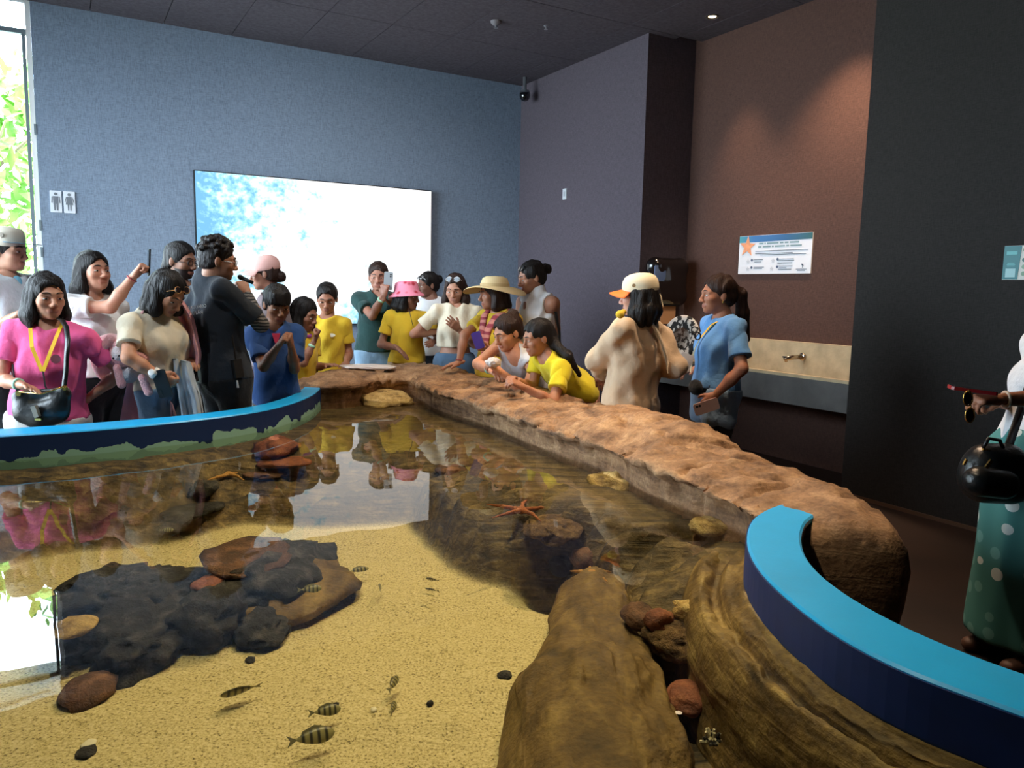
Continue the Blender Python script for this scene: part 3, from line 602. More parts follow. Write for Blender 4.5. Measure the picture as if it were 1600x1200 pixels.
nrm = np.cross(np.gradient(R3, axis=0), np.gradient(R3, axis=1)); nrm /= np.linalg.norm(nrm, axis=2)[..., None] + 1e-9
if nrm[:, 20, 2].mean() < 0: nrm = -nrm
al = np.linspace(0, 7.2, NS)[:, None] * np.ones(R3.shape[1])[None]
dsp = .02 * fbm(R3 * 2.6, 3) + .014 * fbm(R3 * V(6, 6, 20), 3) + .010 * fbm(R3 * V(20, 20, 46), 3)
ridge = 1 - np.abs(fbm(np.stack([al * 1.3, R3[..., 2] * 14 + R3[..., 0] * 3, R3[..., 1] * 4], -1), 2)); dsp -= .034 * np.clip((ridge - .88) / .12, 0, 1) ** 1.2
fade = np.minimum(1, np.arange(R3.shape[1]) / 5.)[None] * np.ones((NS, 1)); fade[:, -1] = 0
R3 = R3 + nrm * (dsp * fade)[..., None]
# rounded end of the rim
mid = R3[-1].mean(0); endc = R3[-1] * .5 + (mid + V(.0, -.12, 0)) * .5; endc[:, 2] = R3[-1][:, 2] * .9
m0 = R3[0].mean(0); v, f = loft(np.concatenate([np.tile(m0 + V(-.1, .03, -.1), (R3.shape[1], 1))[None], (R3[0] * .6 + (m0 + V(-.1, .03, -.1)) * .4 + V(-.03, 0, .02))[None], R3, (R3[-1] * .8 + endc * .2 + V(.01, -.06, 0))[None], (R3[-1] * .35 + endc * .65 + V(.01, -.09, -.01))[None], np.tile(mid * V(1, 1, .8) + V(.0, -.10, 0), (R3.shape[1], 1))[None]]))
rr = mesh_obj('rock_wall', v, f, ROCK, None, True, origin=V(.3, 4.6, 0))
tag(rr, 'sculpted reddish brown rock wall edging the far side of the pool', 'rock wall')
# --- pool bed
SANDPX = [(-300, 905), (0, 884), (130, 862), (208, 857), (292, 843), (390, 822), (520, 826), (640, 818), (672, 845), (700, 884), (740, 912), (800, 926), (860, 935), (940, 960), (980, 1060), (1000, 1200), (1000, 1500), (-300, 1500)]
ZS = .27
def pxplan(L, z): return [tuple(atz(x, y, z)[:2]) for x, y in L]
def sdpoly(P, X, Y):
    P = np.asarray(P); d = np.full(X.shape, 1e9); inside = np.zeros(X.shape, bool)
    for a, b in zip(P, np.roll(P, -1, axis=0)):
        e = b - a; wx, wy = X - a[0], Y - a[1]; t = np.clip((wx * e[0] + wy * e[1]) / (e @ e + 1e-12), 0, 1)
        d = np.minimum(d, (wx - e[0] * t) ** 2 + (wy - e[1] * t) ** 2)
        c = ((a[1] > Y) != (b[1] > Y)); inside ^= c & (X < (b[0] - a[0]) * (Y - a[1]) / (b[1] - a[1] + 1e-12) + a[0])
    d = np.sqrt(d); return np.where(inside, -d, d)
lf, rin, ri = resample(LF, 60), resample(RIN, 120), resample(RI, 120)
OUT = [tuple(p) for p in lf] + [tuple(p) for p in rin[4:]] + [tuple(p) for p in ri[4:-1]]
st = .0152; gx, gy = np.arange(-3.2, 1.35, st), np.arange(.35, 6.1, st); X, Y = np.meshgrid(gx, gy, indexing='ij')
dO = sdpoly(OUT, X, Y); dS = sdpoly(pxplan(SANDPX, ZS), X, Y)
dS = dS + .05 * fbm(np.stack([X * 2.2, Y * 2.2, X * 0], -1), 3)
P3 = np.stack([X, Y, 0 * X], -1)
edge = smoothstep(-.6, -.02, dO)
H_ = ZS + .012 * fbm(P3 * 5, 3) * smoothstep(.05, -.2, dS)
rock = .11 * smoothstep(-.01, .12, dS) + .07 * smoothstep(.1, .7, dS) + .12 * edge * smoothstep(0, .3, dS)
# water-worn layers: curved steps following the shore
ang = np.arctan2(Y - 3.2, X + .2); lay = Y * 6.5 - X * 3.0 + dS * 2 + 1.3 * fbm(P3 * 1.3, 3)
saw = lay - np.floor(lay); step = smoothstep(0, .75, saw) - smoothstep(.82, 1, saw)
rock = rock + smoothstep(.02, .12, dS) * (.05 * step + .016 * fbm(P3 * V(6, 14, 1), 3) + .008 * fbm(P3 * 22, 2))
for px, py, rx, ry, h in ((790, 800, .36, .3, .13), (960, 850, .30, .34, .10), (900, 790, .3, .25, .06), (560, 690, .5, .35, .04), (660, 760, .28, .4, .05)):
    c = atz(px, py, .42); rock = rock + h * np.exp(-((X - c[0]) / rx) ** 2 - ((Y - c[1]) / ry) ** 2) * smoothstep(0, .1, dS)
for px, py, r, h in ((872, 884, .11, .17), (1060, 1035, .16, .18), (1110, 1130, .2, .16), (1085, 900, .1, .1)):
    c = atz(px, py, .38); rock = rock - h * np.exp(-((X - c[0]) ** 2 + (Y - c[1]) ** 2) / r ** 2)
rock = rock * (1 - .9 * smoothstep(.28, .42, X) * smoothstep(2.35, 2.05, Y))      # deep channel under the right-hand ledge
Zb = np.clip(H_ + rock, .12, .575)
groove = smoothstep(.72, .84, saw) * (1 - smoothstep(.94, 1, saw)) * smoothstep(.02, .1, dS) * smoothstep(-.5, .2, fbm(P3 * 2.5 + 9, 2))
keep = dO < .12; idx = np.full(X.shape, -1); idx[keep] = np.arange(keep.sum())
vb = np.stack([X[keep], Y[keep], Zb[keep]], 1)
a = np.stack([idx[:-1, :-1], idx[1:, :-1], idx[1:, 1:], idx[:-1, 1:]], -1).reshape(-1, 4); a = a[(a >= 0).all(1)]
sandm = smoothstep(.03, -.02, dS)[keep]
def bedmat():
    m = rockmat('submerged_layered_rock_and_sand', (40, 33, 22), (92, 76, 48), (146, 124, 80), .7, 1.0, (2.2, 22, 34), .8); m.name = 'pool_bed_rock_and_sand'; N, L, b = nodes_of(m)
    rockcol = b.inputs['Base Color'].links[0].from_socket
    at = N.new('ShaderNodeAttribute'); at.attribute_name = 'Col'; sp = N.new('ShaderNodeSeparateColor'); L.new(at.outputs['Color'], sp.inputs[0])
    geo = N.new('ShaderNodeNewGeometry'); vo = N.new('ShaderNodeTexNoise'); vo.inputs['Scale'].default_value = 130; vo.inputs['Detail'].default_value = 5; vo.inputs['Roughness'].default_value = .7; L.new(geo.outputs['Position'], vo.inputs['Vector'])
    r = N.new('ShaderNodeValToRGB'); r.color_ramp.elements[0].position = .36; r.color_ramp.elements[0].color = lin((92, 80, 44)); r.color_ramp.elements[1].position = .68; r.color_ramp.elements[1].color = lin((232, 220, 176)); e = r.color_ramp.elements.new(.45); e.color = lin((200, 184, 126))
    L.new(vo.outputs['Fac'], r.inputs[0])
    gm = N.new('ShaderNodeMix'); gm.data_type = 'RGBA'; L.new(sp.outputs[1], gm.inputs[0]); L.new(rockcol, gm.inputs[6]); gm.inputs[7].default_value = lin((30, 24, 15)); rockcol = gm.outputs[2]      # darker brown along the layer grooves
    mx = N.new('ShaderNodeMix'); mx.data_type = 'RGBA'; L.new(sp.outputs[0], mx.inputs[0]); L.new(rockcol, mx.inputs[6]); L.new(r.outputs[0], mx.inputs[7]); L.new(mx.outputs[2], b.inputs['Base Color']); return m
bed = mesh_obj('pool_bed', vb, a, bedmat(), None, True, origin=V(-.8, 3, .2), col=np.stack([sandm, groove[keep], sandm], 1))
tag(bed, 'pool bed of coarse yellow sand ringed by layered brown rock', 'pool bed')
# --- water
def watermat():
    m = bpy.data.materials.new('clear_water_surface'); m.use_nodes = True; N = m.node_tree.nodes; L = m.node_tree.links; N.clear()
    o = N.new('ShaderNodeOutputMaterial'); t = N.new('ShaderNodeBsdfTransparent'); t.inputs[0].default_value = (.93, .93, .80, 1)
    g = N.new('ShaderNodeBsdfGlossy'); g.inputs['Roughness'].default_value = .0; fr = N.new('ShaderNodeFresnel'); fr.inputs['IOR'].default_value = 1.36
    tc = N.new('ShaderNodeTexCoord'); n = N.new('ShaderNodeTexNoise'); n.inputs['Scale'].default_value = 3.2; n.inputs['Detail'].default_value = 2; L.new(tc.outputs['Object'], n.inputs['Vector'])
    bp = N.new('ShaderNodeBump'); bp.inputs['Strength'].default_value = .05; bp.inputs['Distance'].default_value = .02; L.new(n.outputs['Fac'], bp.inputs['Height']); L.new(bp.outputs[0], g.inputs['Normal']); L.new(bp.outputs[0], fr.inputs['Normal'])
    mx = N.new('ShaderNodeMixShader'); L.new(fr.outputs[0], mx.inputs[0]); L.new(t.outputs[0], mx.inputs[1]); L.new(g.outputs[0], mx.inputs[2]); L.new(mx.outputs[0], o.inputs[0]); return m
keepw = dO < .045; cell = keepw[::6, ::6]; Xw, Yw = X[::6, ::6], Y[::6, ::6]; idw = np.full(cell.shape, -1); idw[cell] = np.arange(cell.sum())
aw = np.stack([idw[:-1, :-1], idw[1:, :-1], idw[1:, 1:], idw[:-1, 1:]], -1).reshape(-1, 4)
me = bmesh.new(); vs_ = [me.verts.new((p[0], p[1], ZW)) for p in np.array(resample(OUT + [OUT[0]], 260))[:-1]]
fc = me.faces.new(vs_); bmesh.ops.triangulate(me, faces=[fc]); wm = bpy.data.meshes.new('water_surface'); me.to_mesh(wm); me.free(); wm.materials.append(watermat())
if wm.polygons[0].normal.z < 0: wm.flip_normals()
wo = bpy.data.objects.new('water_surface', wm); COL.objects.link(wo); tag(wo, 'still clear water surface filling the pool with mirrored reflections', 'water')
# --- boulders and stones
def stone_mesh(c, r, rot, seed, rough=.25, flat=0, n=3, pitted=0):
    bm = bmesh.new(); bmesh.ops.create_icosphere(bm, subdivisions=n, radius=1); co = np.array([v.co[:] for v in bm.verts]); fs = [[v.index for v in f.verts] for f in bm.faces]; bm.free()
    s = seed * 3.17; k = 1 + rough * fbm(co * 1.3 + s, 3) + .4 * rough * fbm(co * 4 + s, 2)
    if pitted: k = k - pitted * np.clip(fbm(co * 5.5 + s, 2), 0, 1)
    co = co * k[:, None]
    if flat: co[:, 2] = np.clip(co[:, 2], -flat, flat) + .12 * (co[:, 2] - np.clip(co[:, 2], -flat, flat))
    co = co * np.asarray(r); R = np.array((Matrix.Rotation(rot[2], 3, 'Z') @ Matrix.Rotation(rot[1], 3, 'Y') @ Matrix.Rotation(rot[0], 3, 'X')))
    return co @ R.T + np.asarray(c), np.array(fs)
def bedz(p):
    i = int(np.clip((p[0] - gx[0]) / st, 0, len(gx) - 1)); j = int(np.clip((p[1] - gy[0]) / st, 0, len(gy) - 1)); return Zb[i, j]
def bedhit(px, py):
    for z in np.arange(.60, .1, -.004):
        p = atz(px, py, z)
        if bedz(p) >= z: return p
    return p
def scale_at(p): return np.linalg.norm(np.asarray(p) - V(0, 0, CAMH)) / FPX
STONES = {}
def stone(px, py, hw, hh, mat, label, seed, z=None, th=None, rot=(0, 0, 0), rough=.25, flat=0, name='stone', group=None, pitted=0, n=3, dz=0, cat='rock'):
    """(px,py) = centre in the photo; hw = half width, hh = half depth in photo pixels"""
    p = atz(px, py, .36 if z is None else z)
    if z is None:
        p = bedhit(px, py)
    s = scale_at(p); rx = hw * s; fs = max(.3, abs(ray(px, py)[2]) / np.linalg.norm(ray(px, py))); t = th if th is not None else rx * .55
    ry = max(rx * .35, min(rx * 1.3, hh * s / fs)) if th is not None else max(rx * .4, min(rx * 1.2, (hh * s - t * .5) / fs))
    if z is None: p[2] = bedz(p) + t * .55 + dz
    v, f = stone_mesh(p, (rx, ry, t), rot, seed, rough, flat, n, pitted)
    o = mesh_obj(name, v, f, mat, None, True, origin=p - V(0, 0, t)); return tag(o, label, cat, group)
DKR = rockmat('dark_lava_rock', (14, 14, 15), (44, 43, 42), (98, 94, 90), .85, 2.2, (6, 6, 9), 1)
BRR = rockmat('purple_brown_stone', (52, 36, 28), (96, 66, 50), (150, 108, 78), .75, 2, (5, 5, 14), .8)
OLV = rockmat('olive_boulder', (60, 46, 22), (112, 88, 46), (156, 130, 74), .7, .9, (9, 3, 14), .9)
TAN = rockmat('pale_yellow_stone', (120, 92, 48), (196, 164, 100), (222, 198, 140), .8, 2, (5, 5, 20), .8)
RED = rockmat('orange_red_stone', (84, 42, 28), (140, 80, 54), (176, 116, 80), .7, 2, (6, 6, 9), .7)
GRN = rockmat('grainy_brown_rock', (50, 36, 22), (112, 86, 54), (160, 130, 86), .9, 3.4, (6, 6, 12), 1)
# dark pile on the left of the sand
stone(432, 935, 100, 58, OLV, 'big rounded olive boulder at the right of the dark rock pile on the sand', 11, th=.075, rough=.2, name='boulder', n=4)
stone(405, 925, 95, 45, DKR, 'hollow dark rock leaning on the olive boulder under a purple slab', 12, th=.085, rough=.25, pitted=.3, name='lava_rock', n=4, dz=.03)
stone(385, 868, 62, 20, BRR, 'flat purple-brown slab lying on top of the dark rock pile', 13, z=.43, th=.016, rough=.22, flat=.6, name='stone_slab', rot=(.12, .05, .1))
stone(328, 914, 24, 12, RED, 'reddish stone wedged in the side of the dark rock pile', 14, z=.38, th=.03, rough=.2)
stone(168, 945, 58, 30, DKR, 'knobbly black lava rock at the far left of the pile', 15, th=.07, rough=.45, pitted=.35, name='lava_rock', n=4)
stone(247, 945, 62, 26, DKR, 'flat-topped black lava rock in the middle of the pile', 16, th=.075, rough=.3, flat=.6, pitted=.3, name='lava_rock', n=4, dz=.02)
stone(228, 1010, 78, 48, DKR, 'largest black lava rock at the front of the pile', 17, th=.08, rough=.35, pitted=.35, name='lava_rock', n=4)
stone(325, 990, 55, 52, DKR, 'upright dark lava rock between the pile and the olive boulder', 18, th=.09, rough=.3, pitted=.3, name='lava_rock', n=4)
stone(410, 990, 42, 26, DKR, 'rounded black lava rock at the right front of the pile', 19, th=.045, rough=.25, pitted=.3, name='lava_rock', n=4)
stone(130, 1015, 40, 40, DKR, 'small black lava rock at the near left of the pile', 20, th=.06, rough=.35, pitted=.3, name='lava_rock')
stone(137, 1090, 32, 44, BRR, 'purplish brown oval stone in front of the pile', 21, th=.035, rough=.18)
stone(120, 978, 26, 14, TAN, 'pale flat stone tucked into the left of the pile', 22, z=.40, th=.02, rough=.2)
# stones on the far shelves
stone(430, 712, 34, 14, RED, 'rusty red rock highest on the far left shelf', 31, th=.05, rough=.35)
stone(445, 728, 38, 9, RED, 'flat rusty slab just below the rusty red rock', 32, th=.022, rough=.3, flat=.7, name='stone_slab')
stone(412, 744, 32, 8, BRR, 'thin brown slab beside the starfish on the far left shelf', 33, th=.018, rough=.3, flat=.7, name='stone_slab')
stone(322, 773, 18, 12, DKR, 'dark rounded rock below the far left starfish', 34, th=.04, rough=.3, pitted=.2)
stone(292, 808, 30, 12, DKR, 'dark flat rock above the edge of the sand at left', 35, th=.03, rough=.3, flat=.7)
stone(336, 798, 12, 7, DKR, 'small dark pebble right of the flat dark rock', 36, th=.02)
stone(600, 624, 42, 17, TAN, 'long yellow-brown rock breaking the water at the far end', 37, z=.60, th=.085, rough=.22, rot=(0, .05, .25), name='boulder', n=4)
stone(975, 756, 46, 16, TAN, 'pale yellow rock breaking the water beside the right rock wall', 38, z=.56, th=.08, rough=.35, name='boulder', n=4)
stone(1110, 821, 28, 9, TAN, 'low pale rock near the start of the bright blue rim', 39, z=.585, th=.03, rough=.3)
stone(705, 741, 22, 10, BRR, 'flat reddish stone on the far middle shelf', 40, th=.025, flat=.7)
stone(862, 826, 42, 18, GRN, 'grainy brown slab overhanging a dark hollow in the middle', 41, z=.50, th=.045, rough=.2, flat=.7, pitted=.25, name='stone_slab', n=4)
stone(876, 884, 18, 12, DKR, 'smooth dark round stone in the hollow under the grainy slab', 42, z=.36, th=.04, rough=.1)
stone(912, 872, 20, 12, BRR, 'angular stone right of the dark hollow', 43, z=.42, th=.04, rough=.4)
stone(998, 962, 27, 19, BRR, 'maroon stone leaning on the olive log-shaped boulder', 51, z=.46, th=.035, rough=.2)
stone(1030, 968, 20, 24, RED, 'bright orange-red stone in the small pile at right', 52, z=.48, th=.03, rough=.2, rot=(0, 0, -.6))
stone(1073, 957, 20, 14, TAN, 'pale tan stone at the right of the small pile', 53, z=.49, th=.035, rough=.35)
stone(1054, 996, 50, 24, GRN, 'broad grainy brown rock under the orange-red stone', 54, z=.43, th=.05, rough=.2, pitted=.3, name='boulder', n=4)
stone(1078, 1088, 37, 19, RED, 'smooth brown oblong stone alone in the right channel', 55, z=.36, th=.035, rough=.12, n=4)
# log-shaped boulder in the right foreground
Ll = pxplan([(866, 925), (858, 960), (838, 1035), (795, 1125), (786, 1200), (786, 1300)], .36); Lr = pxplan([(1000, 918), (985, 965), (1012, 1020), (1042, 1080), (1090, 1200), (1120, 1300)], .36)
s_ = SDF(); pc = None
for A_, B_ in zip(Ll, Lr):
    A_, B_ = V(*A_, 0), V(*B_, 0); r_ = np.linalg.norm(B_ - A_) / 2 * .94; c_ = (A_ + B_) / 2 + V(0, 0, .30)
    if pc is not None: s_.cap(pc[0], c_, pc[1], r_, .05, fl=(V(0, 0, 1), .95))
    pc = (c_, r_)
s_.cut(V(0, 0, .2), V(0, 0, -1)); v, f = s_.mesh(.011, noise=(.012, 22, 5, V(1, .6, 1.6)))
v = v + .02 * fbm(v * V(13, 4, 18), 4)[:, None] * V(.6, .3, 1); v[:, 2] = .2 + (v[:, 2] - .2) * .95
tag(mesh_obj('log_shaped_boulder', v, f, OLV, None, True, origin=V(*v.mean(0)[:2], .2)), 'long olive-brown log-shaped boulder on the sand edge in the foreground', 'rock')
# sculpted ledge under the bright blue rim
q = resample(RI[1:15], 150); dq = np.gradient(q, axis=0); nq = np.stack([dq[:, 1], -dq[:, 0]], 1); nq /= np.linalg.norm(nq, axis=1)[:, None]
if np.mean(nq[:, 0]) > 0: nq = -nq
pr = [(-.02, .62), (.0, .612), (.02, .606), (.05, .596), (.085, .588), (.10, .57), (.115, .55), (.14, .548), (.17, .56), (.20, .565), (.23, .556), (.26, .53), (.28, .49), (.29, .44), (.275, .40), (.29, .36), (.31, .33), (.33, .27), (.34, .16)]
L3 = []
for i in range(150):
    wv = float(np.interp(i, [0, 30, 75, 110, 150], [.75, .56, .36, .33, .42])) ; 
    L3.append([(q[i, 0] + nq[i, 0] * a * wv, q[i, 1] + nq[i, 1] * a * wv, z) for a, z in pr])
L3 = np.array(L3); g1 = np.repeat(np.linspace(0, 1, len(pr))[None], 150, 0)
i0 = np.linspace(0, len(pr) - 1, 60); L3 = np.stack([[np.interp(i0, range(len(pr)), L3[i, :, k]) for i in range(150)] for k in range(3)], -1)
L3 = L3 + (V(.5, .3, 1) * (.022 * fbm(L3 * V(5, 5, 12), 4) + .006 * fbm(L3 * 30, 2))[..., None]) * np.minimum(1, np.arange(60) / 8)[None, :, None]
v, f = loft(L3); tag(mesh_obj('rock_ledge', v, f, rockmat('wet_olive_ledge_rock', (48, 38, 20), (124, 100, 56), (184, 158, 100), .6, .9, (3, 3, 26), .7), None, True, origin=V(.5, 1.9, .2)), 'moulded olive rock ledge following the bright blue rim underwater', 'rock ledge')
# --- starfish
def starfish(px, py, r, mat, label, rot, z=None, th=.012):
    p = bedhit(px, py) + V(0, 0, .012) if z is None else atz(px, py, z + .01)
    s = scale_at(p) * r; sd_ = SDF()
    for k in range(5):
        a_ = rot + k * 2 * math.pi / 5; tip = p + V(math.cos(a_) * s, math.sin(a_) * s, .0); m_ = p + V(math.cos(a_ + .1) * s * .5, math.sin(a_ + .1) * s * .5, th * .4)
        sd_.cap(p, m_, th, th * .62, .01).cap(m_, tip, th * .62, th * .28, .006)
    v, f = sd_.mesh(.005); tag(mesh_obj('starfish', v, f, mat, None, True, origin=p), label, 'starfish')
STF = M('orange_starfish_skin', (160, 88, 44), .7, var=.25, vs=60, bump=.5, bs=160); STP = M('sandy_starfish_skin', (190, 140, 70), .7, var=.2, vs=60, bump=.5, bs=160)
starfish(815, 797, 62, STF, 'slender orange starfish above the grainy middle slab', .15, z=.53)
starfish(357, 745, 46, STP, 'tan starfish clinging to the far left shelf', .5)
starfish(925, 897, 34, STP, 'small pale starfish near the tip of the log-shaped boulder', .3, z=.40)
# --- coral clump, shells, pebbles
c = atz(1113, 1160, .40); t = empty('coral_clump', c); mb = MB(); mw = MB()
for k in range(26):
    d = rng.normal(size=3); d[2] = abs(d[2]) + .3; d /= np.linalg.norm(d); e = c + d * rng.uniform(.02, .036); (mb if k % 2 else mw).tube([c + d * .006, e], [.007, .003], 6)
mb.build('dark_branches', M('coral_dark', (40, 38, 34), .8), t); mw.build('pale_branches', M('coral_pale', (214, 206, 178), .7), t); tag(t, 'small black and white coral clump in the right channel', 'coral')
SHL = M('white_shell', (230, 224, 200), .4)
for px, py, r_, lb in ((1055, 1111, 6, 'white shell chip below the smooth oblong stone'), (139, 1166, 9, 'cream shell lying on the sand by the window reflection'), (584, 1111, 5, 'round white shell on the open sand beside a fish')):
    stone(px, py, r_, r_ * .6, SHL, lb, int(px), name='shell', cat='shell', th=.006, n=2)
for px, py, r_, lb in ((788, 1057, 10, 'dark pebble alone on the sand near the log-shaped boulder'), (134, 1180, 12, 'grey pebble beside the cream shell'), (391, 1034, 7, 'green-grey pebble under the dark pile'), (672, 1102, 5, 'small brown pebble in the middle of the sand'), (524, 1105, 6, 'tiny dark pebble near the striped fish')):
    stone(px, py, r_, r_ * .6, DKR, lb, int(px), name='pebble', cat='pebble', th=.008, n=2)
# --- fish
def fishmat():
    m = M('striped_fish_skin', (150, 150, 110), .35); N, L, b = nodes_of(m); at = N.new('ShaderNodeAttribute'); at.attribute_name = 'Col'; L.new(at.outputs['Color'], b.inputs['Base Color']); return m
FISH = fishmat(); FIN = M('fish_fin', (120, 116, 84), .5)
def fish(px, py, ln, deg, label, bars=5, hgt=.05, tilt=0.0, slim=1.0):
    p = atz(px, py, ZS + hgt); s = scale_at(p) * ln; a_ = math.radians(deg)
    fw = V(math.cos(a_), math.sin(a_), tilt); fw /= np.linalg.norm(fw); sd2 = np.cross(Z3, fw); sd2 /= np.linalg.norm(sd2); up = np.cross(fw, sd2)
    if True: up, sd2 = up * .75 + sd2 * .55, sd2 * .8 - up * .5
    t = empty('reef_fish', p); n, mseg = 26, 12; T = np.linspace(0, 1, n); hgt_ = slim * .165 * s * np.sin(np.pi * T ** .72) ** .8 + .012 * s; wid = .4 * hgt_
    v = []; colr = []
    for i in range(n):
        for k in range(mseg):
            g = 2 * math.pi * k / mseg; v.append(p + fw * (T[i] - .5) * -s * .8 + up * math.cos(g) * hgt_[i] + sd2 * math.sin(g) * wid[i])
            bar = (math.sin(T[i] * bars * 2 * math.pi + 1) > .35) and .15 < T[i] < .93
            colr.append(lin((48, 48, 36))[:3] if bar else lin((156, 150, 100) if math.cos(g) < .6 else (112, 108, 70))[:3])
    f = [(i * mseg + k, i * mseg + (k + 1) % mseg, (i + 1) * mseg + (k + 1) % mseg, (i + 1) * mseg + k) for i in range(n - 1) for k in range(mseg)] + [tuple(range(mseg)), tuple((n - 1) * mseg + k for k in range(mseg))[::-1]]
    mesh_obj('body', v, f, FISH, t, True, col=np.array(colr))
    b0 = p - fw * s * .39; MB().prism([b0 + up * .015 * s, b0 - fw * .2 * s + up * .13 * s, b0 - fw * .13 * s, b0 - fw * .2 * s - up * .13 * s, b0 - up * .015 * s], sd2, .004 * s).build('tail_fin', FIN, t)
    MB().prism([p + up * hgt_[8] + fw * .2 * s, p + up * (hgt_[12] + .07 * s), p + up * (hgt_[20] + .05 * s) - fw * .26 * s, p + up * hgt_[22] * .8 - fw * .3 * s], sd2, .004 * s).build('dorsal_fin', FIN, t)
    tag(t, label, 'fish', 'striped fish over the sand')
fish(371, 1080, 58, 215, 'barred fish swimming left of centre, nose down toward the camera')
fish(512, 1110, 46, 20, 'upper of two barred fish at the bottom of the sand')
fish(493, 1150, 66, 25, 'largest barred fish, lower of two at the bottom of the sand')
fish(616, 1066, 46, 80, 'dark slim barred fish pointing away in the middle of the sand', slim=.7)
fish(562, 890, 36, 30, 'slim fish nearest the screen reflection', slim=.6)
fish(594, 917, 30, 100, 'tiny fish pointing away right of the screen reflection', slim=.6)
fish(674, 905, 24, 160, 'upper of two small fish beside the layered rock', slim=.8)
fish(673, 921, 26, 155, 'lower of two small fish beside the layered rock', slim=.6)
fish(236, 912, 40, 10, 'thin fish hovering behind the dark rock pile', slim=.5)
fish(487, 920, 36, 15, 'pale barred fish in front of the olive boulder', hgt=.16)
fish(262, 828, 20, 8, 'small barred fish above the sand edge at left', hgt=.12)
fish(615, 1104, 34, 85, 'blurred grey fish just below the dark slim fish', slim=.8, hgt=.02)
# ================================================================== people: canonical head and hands, then one builder
def nrmz(v): v = np.asarray(v, float); return v / (np.linalg.norm(v) + 1e-12)
def build_head(kind):
    s = SDF(); fem = kind != 'm'
    s.ell((0, -.016, .032), (.074, .094, .083), k=.02).ell((0, .028, -.03), (.061, .06, .082), k=.04)
    s.ell((0, .04, -.074), (.044 if fem else .05, .042, .036), k=.03).ell((0, .072, -.098), (.017 if fem else .022, .014, .013), k=.025)
    for x in (-1, 1):
        s.ell((x * .042, .058, -.028), (.022, .022, .02), k=.025).cap((x * .012, .084, .016), (x * .046, .068, .016), .011, .009, .02)
        s.ell((x * .033, .098, -.004), (.019, .018, .012), k=.014, op=-1)
        s.ell((x * .077, -.012, -.012), (.008, .018, .03), [(1, .35 * x, 0), (-.35 * x, 1, 0), (0, 0, 1)], k=.008)
        s.ell((x * .012, .097, -.041), (.009, .010, .008), k=.008)
        s.ell((x * .033, .0725, -.004), (.017, .014, .011), k=.006)      # eyelid mound
    s.cap((0, .085, .008), (0, .107, -.033), .0075, .0115, .012).ell((0, .106, -.037), (.012, .011, .009), k=.008)
    s.cap((-.019, .0835, -.066), (.019, .0835, -.066), .0075, .0075, .008).cap((-.015, .083, -.075), (.015, .083, -.075), .0085, .0085, .007).ell((0, .087, -.07), (.016, .009, .01), k=.006)
    s.cap((0, -.022, -.05), (0, -.042, -.165), .05 if fem else .058, .052 if fem else .062, .03)
    v, f = s.mesh(.0042); mask = np.zeros(len(v), int)
    def near(a, b, r):
        a, b = V(*a), V(*b); t = np.clip(((v - a) @ (b - a)) / ((b - a) @ (b - a)), 0, 1); return np.linalg.norm(v - a - t[:, None] * (b - a), axis=1) < r
    mask[near((-.021, .092, -.069), (.021, .092, -.069), .0115) & (v[:, 1] > .078)] = 1
    beard = (v[:, 2] < -.052) & (v[:, 1] > .0) & (v[:, 2] > -.125); mask2 = mask.copy(); mask2[(beard & (mask != 1)) | near((-.028, .088, -.054), (.028, .088, -.054), .008)] = 5
    # eyes: flattened balls set into the sockets
    vs2, fs2, ms2 = [v], [f], [mask if kind != 'beard' else mask2]; n0 = len(v)
    def ysurf(x, z): m = (np.abs(v[:, 0] - x) < .005) & (np.abs(v[:, 2] - z) < .005); return v[m, 1].max()
    for x in (-1, 1):      # eyebrows: thin tapered ridges lying on the brow
        pts = [V(x * a, ysurf(x * a, b) + .0006, b) for a, b in ((.013, .0215), (.02, .0245), (.028, .0265), (.036, .0265), (.044, .0245), (.050, .021))]
        mb = MB().tube(pts, [.0022, .0036, .0036, .0032, .0026, .0012], 6); vs2.append(np.array(mb.v)); fs2.append(np.array([f_ for f_ in mb.f if len(f_) == 4]) + n0); ms2.append(np.full(len(mb.v), 2)); n0 += len(mb.v)
    for x in (-1, 1):
        nu_, nv_ = 20, 12; e = []; mk = []
        for i in range(nv_ + 1):
            th = math.pi * i / nv_
            for j in range(nu_):
                ph = 2 * math.pi * j / nu_; q_ = V(math.sin(th) * math.cos(ph), math.cos(th), math.sin(th) * math.sin(ph)); e.append(V(x * .033, ysurf(x * .033, -.004) - .0095, -.005) + q_ * V(.0150, .0125, .0062)); r_ = math.hypot(q_[0] * .0150, q_[2] * .0062); mk.append(4 if r_ < .0062 else (6 if q_[2] > .45 else 3))
        fe = [(i * nu_ + j, (i + 1) * nu_ + j, (i + 1) * nu_ + (j + 1) % nu_, i * nu_ + (j + 1) % nu_) for i in range(nv_) for j in range(nu_)]
        vs2.append(np.array(e)); fs2.append(np.array(fe) + n0); ms2.append(np.array(mk)); n0 += len(e)
    return np.concatenate(vs2), np.concatenate(fs2), np.concatenate(ms2)
HEADS = {k: build_head(k) for k in ('f', 'm', 'beard')}
